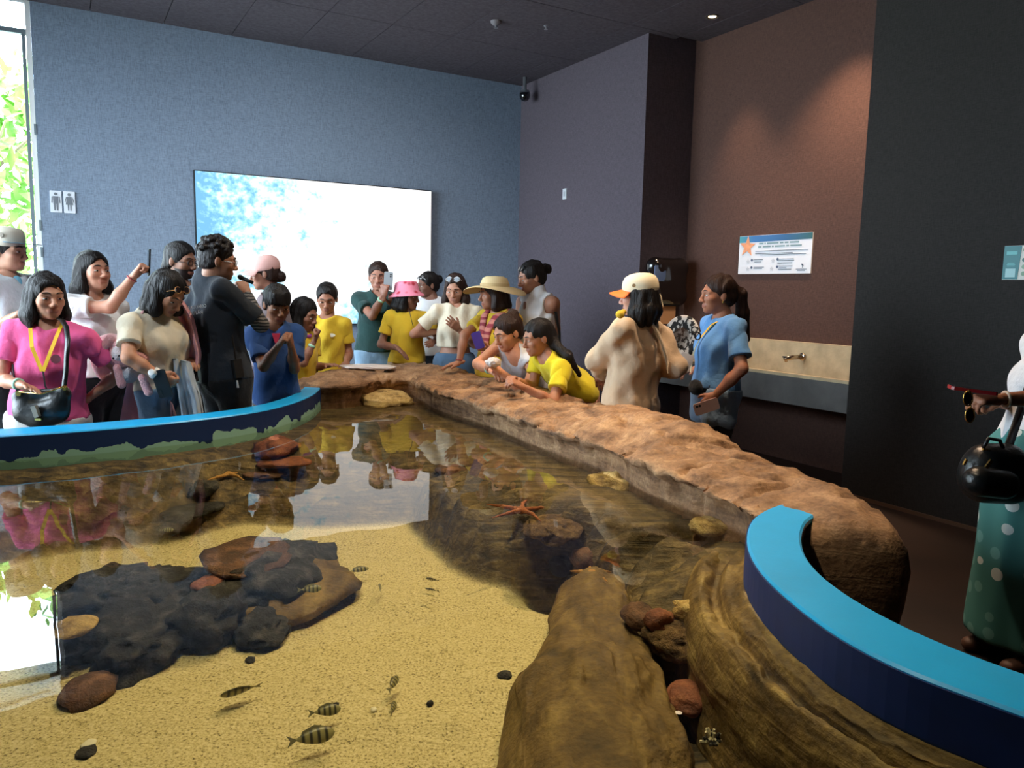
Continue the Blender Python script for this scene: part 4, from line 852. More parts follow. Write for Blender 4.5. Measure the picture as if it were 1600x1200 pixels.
def build_hand(c1, c2, c3, spread=.0, thumb=(-.062, .075, -.02), fan=0):
    s = SDF(); xs_ = (-.029, -.010, .010, .027); ln = (.068, .076, .070, .054)
    s.cap((0, -.03, 0), (0, .015, 0), .024, .026, .015, fl=(V(0, 0, 1), .72))
    for i in range(4):
        b = V(xs_[i], .082 - abs(i - 1.3) * .004, 0); s.cap((xs_[i] * .55, .012, -.002), b, .015, .0125, .014)
        g, d, p, r = 0, math.radians(1), b, .0098 if i < 3 else .0085
        for j, (c_, fr) in enumerate(((c1, .45), (c2, .32), (c3, .23))):
            g += math.radians(c_ * (1 + .08 * (i - 1.5) * fan)); sp = spread * (i - 1.5) * .12
            q_ = p + ln[i] * fr * V(math.sin(sp) * math.cos(g), math.cos(g) * math.cos(sp), -math.sin(g)); s.cap(p, q_, r, r * .9, .005); p, r = q_, r * .9
    t1 = V(-.045, .042, -.012); s.cap((-.016, .012, -.006), t1, .0165, .0125, .014); t2 = V(*thumb); m_ = t1 * .45 + t2 * .55 + V(-.004, 0, 0); s.cap(t1, m_, .0115, .010, .006).cap(m_, t2, .010, .0085, .005)
    v, f = s.mesh(.0042); return v, f
HANDS = {'relax': build_hand(22, 28, 18), 'flat': build_hand(8, 10, 6, .6), 'grip': build_hand(55, 60, 35, 0, (-.03, .075, -.045)), 'fist': build_hand(80, 85, 50, 0, (-.012, .07, -.04)), 'pinch': build_hand(45, 40, 25, .2, (-.045, .08, -.05))}
SKINM = M('skin', (170, 120, 95), .48, attr=True, var=.06, vs=40, spec=.4)
for n_ in [SKINM.node_tree.nodes['Principled BSDF']]: n_.inputs['Subsurface Weight'].default_value = .12; n_.inputs['Subsurface Radius'].default_value = (.012, .005, .003); n_.inputs['Subsurface Scale'].default_value = .5
def cloth(name, col, var=.08, rough=.85, bump=.55): return M('cloth_' + name, col, rough, var=var, vs=9, bump=bump, bs=9, sheen=.15, spec=.2, dist=.035)
def hairmat(name, col): return M('hair_' + name, col, .48, var=.35, vs=30, bump=.8, bs=40, stretch=(3.2, 3.2, .35), spec=.25)
HB = hairmat('black', (22, 18, 17)); HD = hairmat('dark_brown', (44, 28, 22)); HM = hairmat('brown', (66, 42, 30))
HANDLBL = {}
class Person: pass
def facing(deg): a = math.radians(deg); return V(math.sin(a), -math.cos(a), 0)
def person(label, D, head, neck, H, yaw, hyaw, hpitch=0, hroll=0, pelvis=None, w=1.0, skin=(172, 120, 94), kind='f', hh=.222, arms=None, top=None, bottom=None, lips=(150, 84, 74), hz=0, dN=0, dH=0, bust=1, shoes=(40, 38, 38), nolegs=False, group='visitors around the touch pool', feet=None, ext=None, aw=1.0, cat='person'):
    p = Person(); s = H / 1.6; p.s = s; p.hs = hh / .222
    p.N = atd(*neck, D + dN); p.H = atd(*head, D + dH); 
    p.P = atd(pelvis[0], pelvis[1], D + pelvis[2]) if pelvis else p.N + V(0, 0, -.48 * s)
    fr = facing(yaw); up = nrmz(p.N - p.P); p.right = nrmz(np.cross(fr, up)); p.front = np.cross(up, p.right); p.up = up
    L = np.linalg.norm(p.N - p.P)
    root = empty('person', V(p.P[0], p.P[1], 0)); p.root = root; tag(root, label, cat, group)
    # head frame
    hf = facing(hyaw); hr = nrmz(np.cross(hf, Z3)); pt = math.radians(hpitch); hf2 = hf * math.cos(pt) - Z3 * math.sin(pt); hu = np.cross(hr, hf2)
    rl = math.radians(hroll); hr, hu = hr * math.cos(rl) + hu * math.sin(rl), hu * math.cos(rl) - hr * math.sin(rl)
    p.hr, p.hf, p.hu = hr, hf2, hu; p.hp = lambda x, y, z: p.H + (hr * x + hf2 * y + hu * z) * p.hs
    T = lambda a, b, c: p.P + p.right * a * s + p.front * b * s + up * c * L / .48     # torso frame, c in standard metres
    p.T = T; ax = (p.right, p.front, up)
    nb = p.hp(0, -.03, -.075)
    def torso(S, g=0, legs=True, bus=bust):
        S.ell(T(0, -.005, -.01), np.array([.158 * w, .112 * (w * .6 + .4), .115]) * s + g, ax, .05)
        S.cap(T(0, 0, .03), T(0, .005, .2), .132 * w * s + g, .118 * w * s + g, .05, fl=(p.front, .76))
        S.ell(T(0, -.0, .30), np.array([.142 * (w * .6 + .4), .098 * (w * .6 + .4), .165]) * s + g, ax, .05)
        if bus and kind == 'f':
            for x in (-1, 1): S.ell(T(x * .065, .078, .275), np.array([.062, .052, .06]) * s * bus + g, ax, .04)
        sh = .158 * (w * .5 + .5)
        for x in (-1, 1): S.cap(T(0, -.01, .455), T(x * sh, -.008, .425), .05 * s + g, .046 * s + g, .05)
    p.sh = {k: T(x * .165 * (w * .5 + .5), -.008, .418) for k, x in (('R', 1), ('L', -1))}
    # arms
    p.arm = {}; A1, A2 = .275 * s, .235 * s
    arms = arms or {}
    for k, sx in (('R', 1), ('L', -1)):
        S0 = p.sh[k]; sp_ = arms.get(k)
        if sp_ is None:
            E = S0 + (p.right * sx * .06 - up * .26 + p.front * -.01) * s; Wr = E + (p.front * .05 - Z3 * .225 + p.right * sx * .01) * s; d = nrmz(Wr - E); n = -p.right * sx; pose = 'relax'
        else:
            hc = atd(sp_['h'][0], sp_['h'][1], D + sp_['h'][2]); eh = atd(sp_['e'][0], sp_['e'][1], D + sp_['e'][2]); d = nrmz(sp_.get('d', hc - eh)); Wr = hc - d * .075 * s
            a1, a2 = A1 * sp_.get('al', 1), A2 * sp_.get('al', 1); dist = np.linalg.norm(Wr - S0)
            if dist > (a1 + a2) * .985: q_ = min(1.2, dist / ((a1 + a2) * .985)); a1 *= q_; a2 *= q_
            if dist > (a1 + a2) * .985: Wr = S0 + nrmz(Wr - S0) * (a1 + a2) * .985; dist = (a1 + a2) * .985
            dist = max(dist, abs(a1 - a2) + .02); t_ = (a1 * a1 - a2 * a2 + dist * dist) / (2 * dist); h_ = math.sqrt(max(0, a1 * a1 - t_ * t_)); dr = nrmz(Wr - S0); pl = eh - S0; pl = nrmz(pl - dr * (pl @ dr)); E = S0 + dr * t_ + pl * h_
            if 'd' not in sp_: d = nrmz(Wr - E)
            n = np.asarray(sp_.get('n', -Z3), float); pose = sp_.get('pose', 'relax')
        n = nrmz(n - d * (n @ d)); p.arm[k] = dict(S=S0, E=E, W=Wr, d=d, n=n, pose=pose, sx=sx, hc=Wr + d * .075 * s)
    # legs
    p.leg = {}
    gz = .0
    for k, sx in (('R', 1), ('L', -1)):
        hp_ = p.P + p.right * sx * .085 * s * (w * .5 + .5) - V(0, 0, .03 * s); ff = nrmz(V(p.front[0], p.front[1], 0)); rr_ = nrmz(V(p.right[0], p.right[1], 0))
        if feet: base = V(*feet[:2], 0) + rr_ * sx * .09 * s
        else: base = V(hp_[0], hp_[1], 0) + rr_ * sx * .015
        an = base + V(0, 0, .075 * s); kn = (hp_ + an) * .5 + ff * .025 * s + V(0, 0, .0); p.leg[k] = (hp_, kn, an, ff, base)
    B = SDF(); torso(B)
    B.cap(T(0, -.012, .43), nb, .052 * p.hs, .048 * p.hs, .04)
    for k in 'RL':
        a_ = p.arm[k]; B.cap(a_['S'], a_['E'], .043 * s * aw, .036 * s * aw, .03).cap(a_['E'], a_['E'] * .6 + a_['W'] * .4, .037 * s * aw, .036 * s * aw, .02).cap(a_['E'] * .6 + a_['W'] * .4, a_['W'], .036 * s * aw, .0235 * s, .02)
        h_, kn, an, ff, base = p.leg[k]; B.cap(h_, kn, .084 * s * w, .055 * s * w, .04).cap(kn, kn * .6 + an * .4, .052 * s * w, .053 * s * w, .03).cap(kn * .6 + an * .4, an, .053 * s * w, .034 * s, .03).cap(an, base + V(0, 0, .035), .034 * s, .03 * s, .02)
    v, f = B.mesh(.012, zc=(.55, .035)); VV, FF, MM = [v], [f], [np.zeros(len(v), int)]; n0 = len(v)
    hv, hf_, hm = HEADS[kind]; hv = p.H + (hv[:, :1] * hr + hv[:, 1:2] * hf2 + hv[:, 2:3] * hu) * p.hs; VV.append(hv); FF.append(hf_ + n0); MM.append(hm); n0 += len(hv)
    for k in 'RL':
        a_ = p.arm[k]; hv, hf_ = HANDS[a_['pose']]; y, z = a_['d'], -a_['n']; x = np.cross(y, z); hx = hv[:, :1] * (1 if k == 'R' else -1); sc_ = s * (.98 if H > 1.4 else 1.02)
        q_ = a_['W'] + (hx * x + hv[:, 1:2] * y + hv[:, 2:3] * z) * sc_; VV.append(q_); FF.append((hf_ if k == 'R' else hf_[:, ::-1]) + n0); MM.append(np.zeros(len(q_), int)); n0 += len(q_)
    MM = np.concatenate(MM); VV = np.concatenate(VV); tab = np.array([lin(skin)[:3], lin([x_ * .45 + y_ * .55 for x_, y_ in zip(lips, skin)])[:3], lin((34, 24, 20))[:3], lin((205, 200, 196))[:3], lin((26, 16, 12))[:3], lin((36, 27, 24))[:3], lin((30, 20, 18))[:3]])
    colr = tab[MM]; mesh_obj('body', VV, np.concatenate(FF), SKINM, root, True, col=colr)
    p.torso = torso; p.w = w
    # clothing
    seed = int(abs(head[0] * 7 + head[1])) % 1000
    if top:
        S = SDF(); g = top.get('g', .012); torso(S, g); 
        lo = top.get('loose', .03)
        if lo: S.cap(T(0, .005, top.get('hem', -.06) - .02), T(0, .01, .26), (.134 * w * s + lo), .120 * w * s + lo * .6, .06, fl=(p.front, .78))
        sl = top.get('sleeve', 'short'); sleeves = []
        for k in 'RL':
            a_ = p.arm[k]
            if sl == 'short':
                q_ = top.get('sl', .62); e = a_['S'] * (1 - q_) + a_['E'] * q_; m_ = a_['S'] * .6 + e * .4; S.cap(a_['S'], m_, .047 * s * aw + g * .8, .045 * s * aw + g * .9, .035)
                dr_ = nrmz(e - a_['S']); T2 = SDF(); T2.cap(a_['S'] * .75 + e * .25, e + dr_ * .06, .044 * s * aw + g * .9, .050 * s * aw + g * 1.5, .01); T2.cut(e, dr_); sleeves.append(T2)
            elif sl == 'long': S.cap(a_['S'], a_['E'], .048 * s * aw + g, .042 * s * aw + g * 1.2, .035).cap(a_['E'], a_['E'] * .08 + a_['W'] * .92, .042 * s * aw + g * 1.2, .028 * s + g, .03)
        if top.get('collar'): S.cap(T(0, -.02, .47), T(0, .0, .5), .062 * s + g, .058 * s + g, .02)
        S.cut(T(0, 0, top.get('hem', -.06)), -up)
        nk = top.get('neck', 'crew')
        S2 = T(0, .03, .505)
        if nk == 'crew': S.ell(T(0, .02, .52), np.array([.078, .085, .062]) * s * (1 if H > 1.4 else 1.05), ax, .006, -1)
        elif nk == 'v': S.ell(T(0, .02, .52), np.array([.08, .085, .062]) * s, ax, .006, -1); S.cap(T(0, .09, .5), T(0, .15, .36), .055 * s, .012, .01, op=-1)
        elif nk == 'tank':
            S.ell(T(0, .05, .50), np.array([.085, .1, .12]) * s, ax, .006, -1)
            for x in (-1, 1): S.ell(T(x * .205, -.0, .42), np.array([.075, .2, .12]) * s, ax, .006, -1)
        elif nk == 'high':
            S.cap(T(0, -.015, .44), T(0, -.01, .505), .06 * s + .006, .055 * s + .006, .03)
            for x in (-1, 1): S.ell(T(x * .2, -.0, .42), np.array([.07, .2, .11]) * s, ax, .006, -1)
        amp = top.get('fold', .007)
        v, f = S.mesh(top.get('res', .0102), noise=(amp, 55, seed, V(1, 1, .6)))
        for T2 in sleeves: v2, f2 = T2.mesh(.008, noise=(amp * .6, 60, seed, V(1, 1, .6))); f = np.concatenate([f, f2 + len(v)]); v = np.concatenate([v, v2])
        p.shirt = mesh_obj(top.get('name', 't_shirt'), v, f, top['mat'], root, True)
    if bottom:
        S = SDF(); g = .011; kd = bottom.get('kind', 'pants'); hi = bottom.get('top', .06)
        if top and top.get('hem', -.06) < .03: hi = min(hi, top.get('hem', -.06) + .012)
        S.ell(T(0, -.005, -.01), np.array([.158 * w, .115 * (w * .6 + .4), .115]) * s + g, ax, .05); S.cap(T(0, 0, -.02), T(0, .0, .12), .135 * w * s + g, .122 * w * s + g, .05, fl=(p.front, .78))
        for k in 'RL':
            h_, kn, an, ff, base = p.leg[k]
            if kd == 'pants': S.cap(h_, kn, .088 * s * w + g, .062 * s * w + g, .05).cap(kn, an, .062 * s * w + g, .05 * s + g, .03)
            elif kd == 'shorts': e = h_ * (1 - bottom.get('len', .45)) + kn * bottom.get('len', .45); S.cap(h_, e, .092 * s * w + g, .086 * s * w + g * 1.5, .05)
            elif kd == 'skirt': pass
        if kd == 'skirt': S.cap(T(0, 0, -.05), V(p.P[0], p.P[1], .16), .16 * w * s + g, .2 * s * w, .06)
        S.cut(T(0, 0, hi), up)
        if kd == 'skirt': S.cut(V(0, 0, .12), -Z3)
        v, f = S.mesh(.011, zc=(.55, .03) if kd != 'skirt' else None, noise=(.005, 38, seed + 1, V(1, 1, .4)))
        p.pants = mesh_obj(bottom.get('name', 'trousers'), v, f, bottom['mat'], root, True)
    if shoes:
        for k in 'RL':
            h_, kn, an, ff, base = p.leg[k]; S = SDF(); S.cap(base - ff * .04 * s + V(0, 0, .04), base + ff * .14 * s + V(0, 0, .032), .042 * s, .036 * s, .02, fl=(Z3, .9)).cap(base + V(0, 0, .05), an, .042 * s, .042 * s, .03); S.cut(V(0, 0, .002), -Z3)
            v, f = S.mesh(.014); mesh_obj('shoe', v, f, M('shoe_%d_%d_%d' % shoes, shoes, .6), root, True)
    return p
def part(p, name, mat, mb, smooth=False): return mb.build(name, mat, p.root, smooth)
def sdf_part(p, name, mat, S, res=.006, noise=None): v, f = S.mesh(res, noise=noise); return mesh_obj(name, v, f, mat, p.root, True)
def hair(p, style, mat, **kw):
    S = SDF(); hp, k = p.hp, p.hs; ax = (p.hr, p.hf, p.hu); th = kw.get('th', .007 if style in ('tied', 'pony', 'bun') else .010); E = lambda c, r, kk=.015, op=1: S.ell(hp(*c), np.array(r) * k, ax, kk, op)
    C = lambda a, b, ra, rb, kk=.02, fl=None, op=1: S.cap(hp(*a) if len(a) == 3 else a[0], hp(*b) if len(b) == 3 else b[0], ra * k, rb * k, kk, fl, op)
    E((0, -.018, .035), (.076 + th, .096 + th, .084 + th)); 
    if style not in ('short', 'buzz'): E((0, -.04, -.02), (.07 + th, .07 + th, .07))
    line = kw.get('line', .0)
    line += .014 if style in ('short', 'buzz') else 0
    E((0, .088, -.035 + line), (.078, .07, .1), .012, -1) if style in ('tied', 'pony', 'bun', 'short', 'buzz') else E((0, .085, -.035 + line), (.064, .063, .098), .012, -1)

    if style in ('short', 'buzz', 'curly'): E((0, .03, -.12), (.13, .105, .095), .02, -1); E((0, -.06, -.13), (.1, .08, .062), .02, -1)
    if style == 'fringe': 
        E((0, .03, -.12), (.13, .105, .10), .02, -1); E((0, -.06, -.13), (.1, .08, .062), .02, -1)
        for x in np.linspace(-.055, .055, 7): C((x * .8, .05, .09), (x * 1.1, .098 - abs(x) * .35, .036), .02, .008, .012)
    if style in ('tied', 'pony', 'bun'): E((0, .04, -.115), (.13, .11, .10), .02, -1); E((0, -.05, -.15), (.1, .08, .075), .02, -1)
    W = lambda v: (np.asarray(v, float),)
    if style in ('long', 'bob'):
        ln = kw.get('len', .25); g = kw.get('grav', .8); dn = -Z3 * g - p.hu * (1 - g); dn = nrmz(dn)
        for x, y in ((-.066, .0), (.066, .0), (-.07, -.04), (.07, -.04), (-.045, -.085), (.045, -.085), (0, -.1), (0, -.07)):
            a = hp(x, y, .0); l2 = ln * (1 if y < -.02 else kw.get('side', .85)); m = a + dn * .1 * k + (p.hr * x * .25 + p.hf * (y * .12 if y < 0 else .0)); b = a + dn * l2 * k + p.hr * x * kw.get('flare', .35) - p.hf * kw.get('back', .0)
            S.cap(a, m, .026 * k, .03 * k, .025).cap(m, b, .03 * k, kw.get('tip', .016) * k, .025)
    if style == 'pony':
        pts = [hp(0, -.10, .03)] + [np.asarray(q_) for q_ in kw['path']]
        rr = kw.get('r', (.026, .034, .03, .012))
        for i in range(len(pts) - 1): S.cap(pts[i], pts[i + 1], rr[min(i, 3)] * k, rr[min(i + 1, 3)] * k, .02)
    if style == 'bun': E(kw.get('bun', (0, -.125, .04)), (.04, .036, .04), .015)
    nz = kw.get('noise', (.0035, 150, 3, V(1, 1, .22)))
    if kw.get('hat') is not None: S.cut(hp(0, 0, kw['hat']), p.hu)
    if style == 'curly':
        g = np.random.default_rng(5)
        for _ in range(150):
            d = g.normal(size=3); d[2] = abs(d[2]) * .9 + .02; d = nrmz(d); 
            if d[1] > .55 and d[2] < .5: continue
            c = V(0, -.018, .042) + d * V(.088, .102, .096); r = g.uniform(.009, .017); S.ell(hp(*c), np.array([r] * 3) * k, None, .006)
        nz = (.003, 260, 3)
    if kw.get('extra'): kw['extra'](S)
    v, f = S.mesh(kw.get('res', .006), noise=nz); return mesh_obj('hair', v, f, mat, p.root, True)
def hdome(p, prof, mat, name, c=(0, -.015, 0), sx=1.0, sy=1.2, n=36, tilt=0, wave=0):
    ax = nrmz(p.hu + p.hf * tilt); rt = p.hr; fw = np.cross(ax, rt); v = []
    for r, h in prof:
        for q_ in range(n):
            g = 2 * math.pi * q_ / n; w_ = wave * math.sin(2 * g) * max(0, r - .1)
            v.append(p.hp(*c) + (ax * (h + w_) + rt * math.cos(g) * r * sx + fw * math.sin(g) * r * sy) * p.hs)
    f = [(i * n + q_, i * n + (q_ + 1) % n, (i + 1) * n + (q_ + 1) % n, (i + 1) * n + q_) for i in range(len(prof) - 1) for q_ in range(n)] + [tuple((len(prof) - 1) * n + q_ for q_ in range(n))]
    return mesh_obj(name, v, f, mat, p.root, True)
def cap_hat(p, mat, brim, zb=.045, flat=False, hgt=.085, tilt=0, bl=.075):
    pr = [(.086, -.024), (.090, -.018), (.091, .0), (.091, .02), (.087, .045), (.074, .07), (.05, .085), (.02, .091), (.002, .092)]
    if flat: pr = [(.086, -.022), (.09, -.016), (.09, 0), (.09, .03), (.086, .06), (.074, .082), (.03, .09), (.002, .091)]
    pr = [(r, h * hgt / .085) for r, h in pr]; hdome(p, pr, mat, 'cap_crown', (0, -.018, zb), tilt=tilt)
    rows = []; fw = nrmz(p.hf - p.hu * tilt); upv = np.cross(p.hr, fw)
    for i in range(9):
        t = i / 8; row = []
        for j in range(17):
            a_ = (j / 16 - .5) * 2.3; R = .086 + t * bl * math.cos(a_ * .62) ** .8; x = math.sin(a_) * R * (1 - .12 * t); y = math.cos(a_) * R * 1.18; cv = 0 if flat else -.02 * (x / .08) ** 2 - .012 * t
            row.append(p.hp(0, -.018, zb + .004) + (p.hr * x + fw * y + upv * cv) * p.hs)
        rows.append(row)
    R = np.array(rows); v, f = loft(R); n_ = len(v); v2 = v - p.hu * .004; f = list(f) + [tuple(i + n_ for i in q_[::-1]) for q_ in f]
    bd = [(0, j) for j in range(17)] + [(i, 16) for i in range(1, 9)] + [(8, j) for j in range(15, -1, -1)] + [(i, 0) for i in range(7, 0, -1)]; bi = [i * 17 + j for i, j in bd]
    f += [(bi[i], bi[(i + 1) % len(bi)], n_ + bi[(i + 1) % len(bi)], n_ + bi[i]) for i in range(len(bi))]
    mesh_obj('cap_brim', np.concatenate([v, v2]), f, brim, p.root, True)
    part(p, 'cap_button', mat, MB().lathe(p.hp(0, -.018, zb + .089 * hgt / .085), p.hu, [(.007, -.003), (.006, .003), (.001, .005)], 10), True)
def glasses(p, mat, lens, z=-.004, y=.094, tilt=0.0, r=.021, name='glasses', cx=.033):
    mb, ml = MB(), []; fwd = nrmz(p.hf * math.cos(tilt) + p.hu * math.sin(tilt)); upv = np.cross(p.hr, fwd); c0 = p.hp(0, y, z)
    for x in (-1, 1):
        c = c0 + p.hr * x * cx * p.hs; pts = [c + (p.hr * math.cos(a_) * r * 1.15 + upv * math.sin(a_) * r * .85) * p.hs for a_ in np.linspace(0, 2 * math.pi, 17)]; mb.tube(pts, .0022, 6)
        ml.append(MB().lathe(c, fwd, [(r * .95 * p.hs, -.0006), (r * .95 * p.hs, .0006)], 18, sx=.85, sy=1.12))
        e = c + p.hr * x * r * 1.15 * p.hs; mb.tube([e, e - fwd * .05 * p.hs + p.hr * x * .012, e - fwd * .115 * p.hs + p.hr * x * .008 - upv * .004], .0022, 6)
    mb.tube([c0 - p.hr * (cx - r) * p.hs, c0 + upv * .004, c0 + p.hr * (cx - r) * p.hs], .0022, 6)
    g = part(p, name, mat, mb, True); 
    if lens:
        for q_ in ml: q_.build('lens', lens, g)
def ribbon(pts, w, t, side):
    """flat strip through points; side = width direction"""
    pts = [np.asarray(q_, float) for q_ in pts]; mb = MB(); rows = []
    for i, q_ in enumerate(pts):
        tg = nrmz(pts[min(i + 1, len(pts) - 1)] - pts[max(i - 1, 0)]); sd_ = nrmz(np.asarray(side) - tg * (np.asarray(side) @ tg)); nn = np.cross(tg, sd_); rows.append([q_ + sd_ * w - nn * t, q_ + sd_ * w + nn * t, q_ - sd_ * w + nn * t, q_ - sd_ * w - nn * t])
    v, f = loft(np.array(rows), True); n_ = len(pts); f = list(f) + [(3, 2, 1, 0), tuple((n_ - 1) * 4 + i for i in range(4))]; mb.add(v, f); return mb
def wristband(p, k, mat, name='wristband', t=.86, w=.009, r=.031):
    a_ = p.arm[k]; c = a_['E'] * (1 - t) + a_['W'] * t; d = nrmz(a_['W'] - a_['E']); r = r * p.s; part(p, name, mat, MB().lathe(c, d, [(r, -w), (r + .002, -w * .6), (r + .002, w * .6), (r, w)], 18), True)
def earring(p, x): part(p, 'earring', M('gold_earring', (214, 170, 90), .25, 1), MB().lathe(p.hp(x * .082, -.006, -.046), p.hr, [(.006, -.002), (.008, 0), (.006, .002)], 10), True)
def box_thing(name, c, ax, h, mat, label, cat, bev=.006, extra=None, group=None):
    c = np.asarray(c); t = empty(name, c); MB().box(c, ax, h, bev).build('body', mat, t)
    if extra: extra(t, c, ax, h)
    return tag(t, label, cat, group)
def frame3(d, n):
    d = nrmz(d); n = nrmz(np.asarray(n) - d * (np.asarray(n) @ d)); return np.cross(d, n), d, n
def phone(c, d, n, mat, label, size=(.037, .077, .0045), lens=True):
    """d = long axis, n = direction the back faces"""
    a, b, n = frame3(d, n)
    def ex(t, c, ax, h):
        MB().box(c - n * (h[2] + .0004), (a, b, n), (h[0] * .92, h[1] * .95, .0005)).build('screen', M('phone_glass', (18, 20, 24), .08), t)
        if lens:
            for dy in (.055, .038): MB().lathe(c + b * dy * (h[1] / .077) + a * h[0] * .5, n, [(.0075, h[2]), (.0075, h[2] + .002), (.005, h[2] + .0022)], 14).build('camera_lens', BLACK, t)
    return box_thing('mobile_phone', c, (a, b, n), size, mat, label, 'phone', .008, ex)
# ================================================================== the visitors
YEL = cloth('sunny_yellow', (214, 178, 48)); MINT = M('mint_wristband', (176, 226, 196), .5); LANY = M('yellow_lanyard', (238, 190, 30), .6)
JEAN = cloth('washed_denim', (120, 146, 168), .14); DJEAN = cloth('blue_denim', (86, 112, 138), .16); BLKC = cloth('black', (20, 21, 24)); WHT = cloth('white', (222, 222, 224)); CRM = cloth('cream', (222, 212, 188)); NAVY = cloth('navy', (30, 46, 80))
CHARC = cloth('charcoal_uniform', (40, 46, 54)); BLKL = M('black_leather', (17, 19, 19), .32, bump=.2, bs=60); GOLD = M('gold_metal', (214, 170, 90), .25, 1)
DKL = M('dark_lens', (22, 22, 26), .06); GLF = M('clear_frame', (196, 206, 214), .15); WHF = M('white_frame', (222, 226, 230), .25)
def at_arm(p, k, f=.5, off=(0, 0, 0)): a_ = p.arm[k]; return a_['W'] + a_['d'] * .075 * p.s + a_['n'] * .03
# 1 man in flat-brimmed cap at the left edge
p = person('man at the left edge in a flat-brimmed beige and blue cap and white shirt', 4.7, (12, 391), (14, 432), 1.72, 80, 90, 4, w=1.1, kind='m', skin=(178, 132, 108), hh=.228,
           arms={'R': dict(h=(30, 482, -.2), e=(-8, 530, -.12), pose='grip', n=(0, .4, -1))}, top=dict(mat=cloth('pale_linen', (206, 214, 220)), name='shirt', neck='v', loose=.03, hem=-.1), bottom=dict(mat=BLKC))
hair(p, 'short', HB, hat=.05); cap_hat(p, M('cap_beige', (196, 188, 172), .8), M('cap_brim_blue', (70, 112, 132), .7), .045, True, .085, 0, .085)
part(p, 'cap_embroidery', M('cap_stitching', (120, 112, 100), .8), MB().lathe(p.hp(.088, .02, .085), p.hr, [(.014, 0), (.014, .002)], 10))
S = SDF(); S.cap(p.T(0, .07, .3), p.T(0, .035, .45), .05, .042, .03); sdf_part(p, 'undershirt', cloth('sky_blue', (120, 186, 214)), S, .01)
# 2 woman in the pink t-shirt
p2 = p = person('woman in a bright pink t-shirt with yellow lanyard and black crescent bag', 4.12, (73, 463), (77, 507), 1.50, 12, 50, 4, w=1.22, skin=(196, 140, 112), pelvis=(76, 652, .02),
           arms={'R': dict(h=(44, 606, -.30), e=(-12, 582, -.08), pose='flat', n=(0, -.5, -1)), 'L': dict(h=(139, 640, .12), e=(140, 570, .08))},
           top=dict(mat=cloth('hot_pink', (232, 96, 150)), neck='v', loose=.016, hem=.01, fold=.008), bottom=dict(mat=cloth('white_jeans', (224, 220, 214)), top=.09))
hair(p, 'long', HB, len=.17, side=.9, flare=.25, line=.008); wristband(p, 'R', MINT); earring(p, 1); earring(p, -1)
ch = p.T(.03, .155, .26); sd_ = p.right
lan = [p.T(.075, .0, .50), p.T(.07, .075, .46), p.T(.035, .15, .38), p.T(-.03, .19, .27)]; part(p, 'lanyard', LANY, ribbon(lan, .009, .0015, sd_)); part(p, 'lanyard', LANY, ribbon([p.T(-.07, .0, .50), p.T(-.072, .08, .45), p.T(-.06, .16, .36), p.T(-.035, .19, .27)], .009, .0015, sd_))
c = p.T(-.075, .20, .12); bd = part(p, 'name_badge', M('badge_card', (206, 140, 150), .4), MB().box(c, (p.right, p.up, p.front), (.026, .036, .002), .004)); MB().lathe(c + p.front * .002 + p.up * .006, p.front, [(.011, 0), (.011, .001)], 14).build('badge_portrait', M('badge_portrait', (120, 80, 66), .5), bd)
part(p, 'badge_reel', M('badge_reel_cord', (40, 40, 44), .5), ribbon([p.T(-.035, .19, .27), p.T(-.05, .2, .2), p.T(-.07, .2, .155)], .004, .001, sd_))
part(p, 'shirt_print', M('pink_print', (206, 130, 150), .7), MB().lathe(p.T(-.085, .152, .33), nrmz(p.front - p.right * .35), [(.024, 0), (.024, .0015)], 12))
def crescent_bag():
    D_ = 3.86; t = empty('crescent_shoulder_bag', atd(66, 665, D_)); C = lambda x, y, d=0: atd(x, y, D_ + d); S = SDF(); fl = (V(0, 1, 0), .55)
    pts = [C(28, 622), C(40, 642), C(64, 650), C(88, 640), C(101, 617)]; rr = [.03, .058, .066, .06, .034]
    for i in range(4): S.cap(pts[i], pts[i + 1], rr[i], rr[i + 1], .04, fl=fl)
    S.cap(C(30, 618), C(100, 611), .022, .022, .03, fl=fl)
    v, f = S.mesh(.008); mesh_obj('body', v, f, BLKL, t, True)
    part_ = MB().tube([C(30, 612, -.045), C(64, 616, -.05), C(100, 604, -.045)], .004, 8); part_.build('zip', GOLD, t, True)
    a = C(56, 643, -.05); MB().box(a, frame3(V(-.3, 0, 1), V(0, -1, 0)), (.012, .03, .012), .003).build('clasp_strap', M('bag_grey_strap', (128, 124, 112), .5), t); MB().box(C(61, 655, -.055), frame3(V(0, 0, 1), V(0, -1, 0)), (.016, .006, .01)).build('clasp_label', GOLD, t)
    ribbon([C(100, 606), C(103, 580, -.02), C(104, 555, -.02), C(106, 530, .02), C(104, 512, .08), C(97, 500, .16), C(88, 497, .28)], .012, .002, V(1, 0, 0)).build('strap', BLKL, t, True)
    MB().tube([C(28, 616), C(23, 600, .02), C(20, 570, .1)], .005, 8).build('side_cord', BLKL, t, True)
    for x, y in ((101, 606), (29, 615)): MB().lathe(C(x, y, -.02), V(0, 1, 0), [(.014, -.003), (.014, .003)], 14).build('buckle_ring', GOLD, t)
    tag(t, 'black leather crescent bag worn by the woman in the pink t-shirt', 'bag')
crescent_bag()
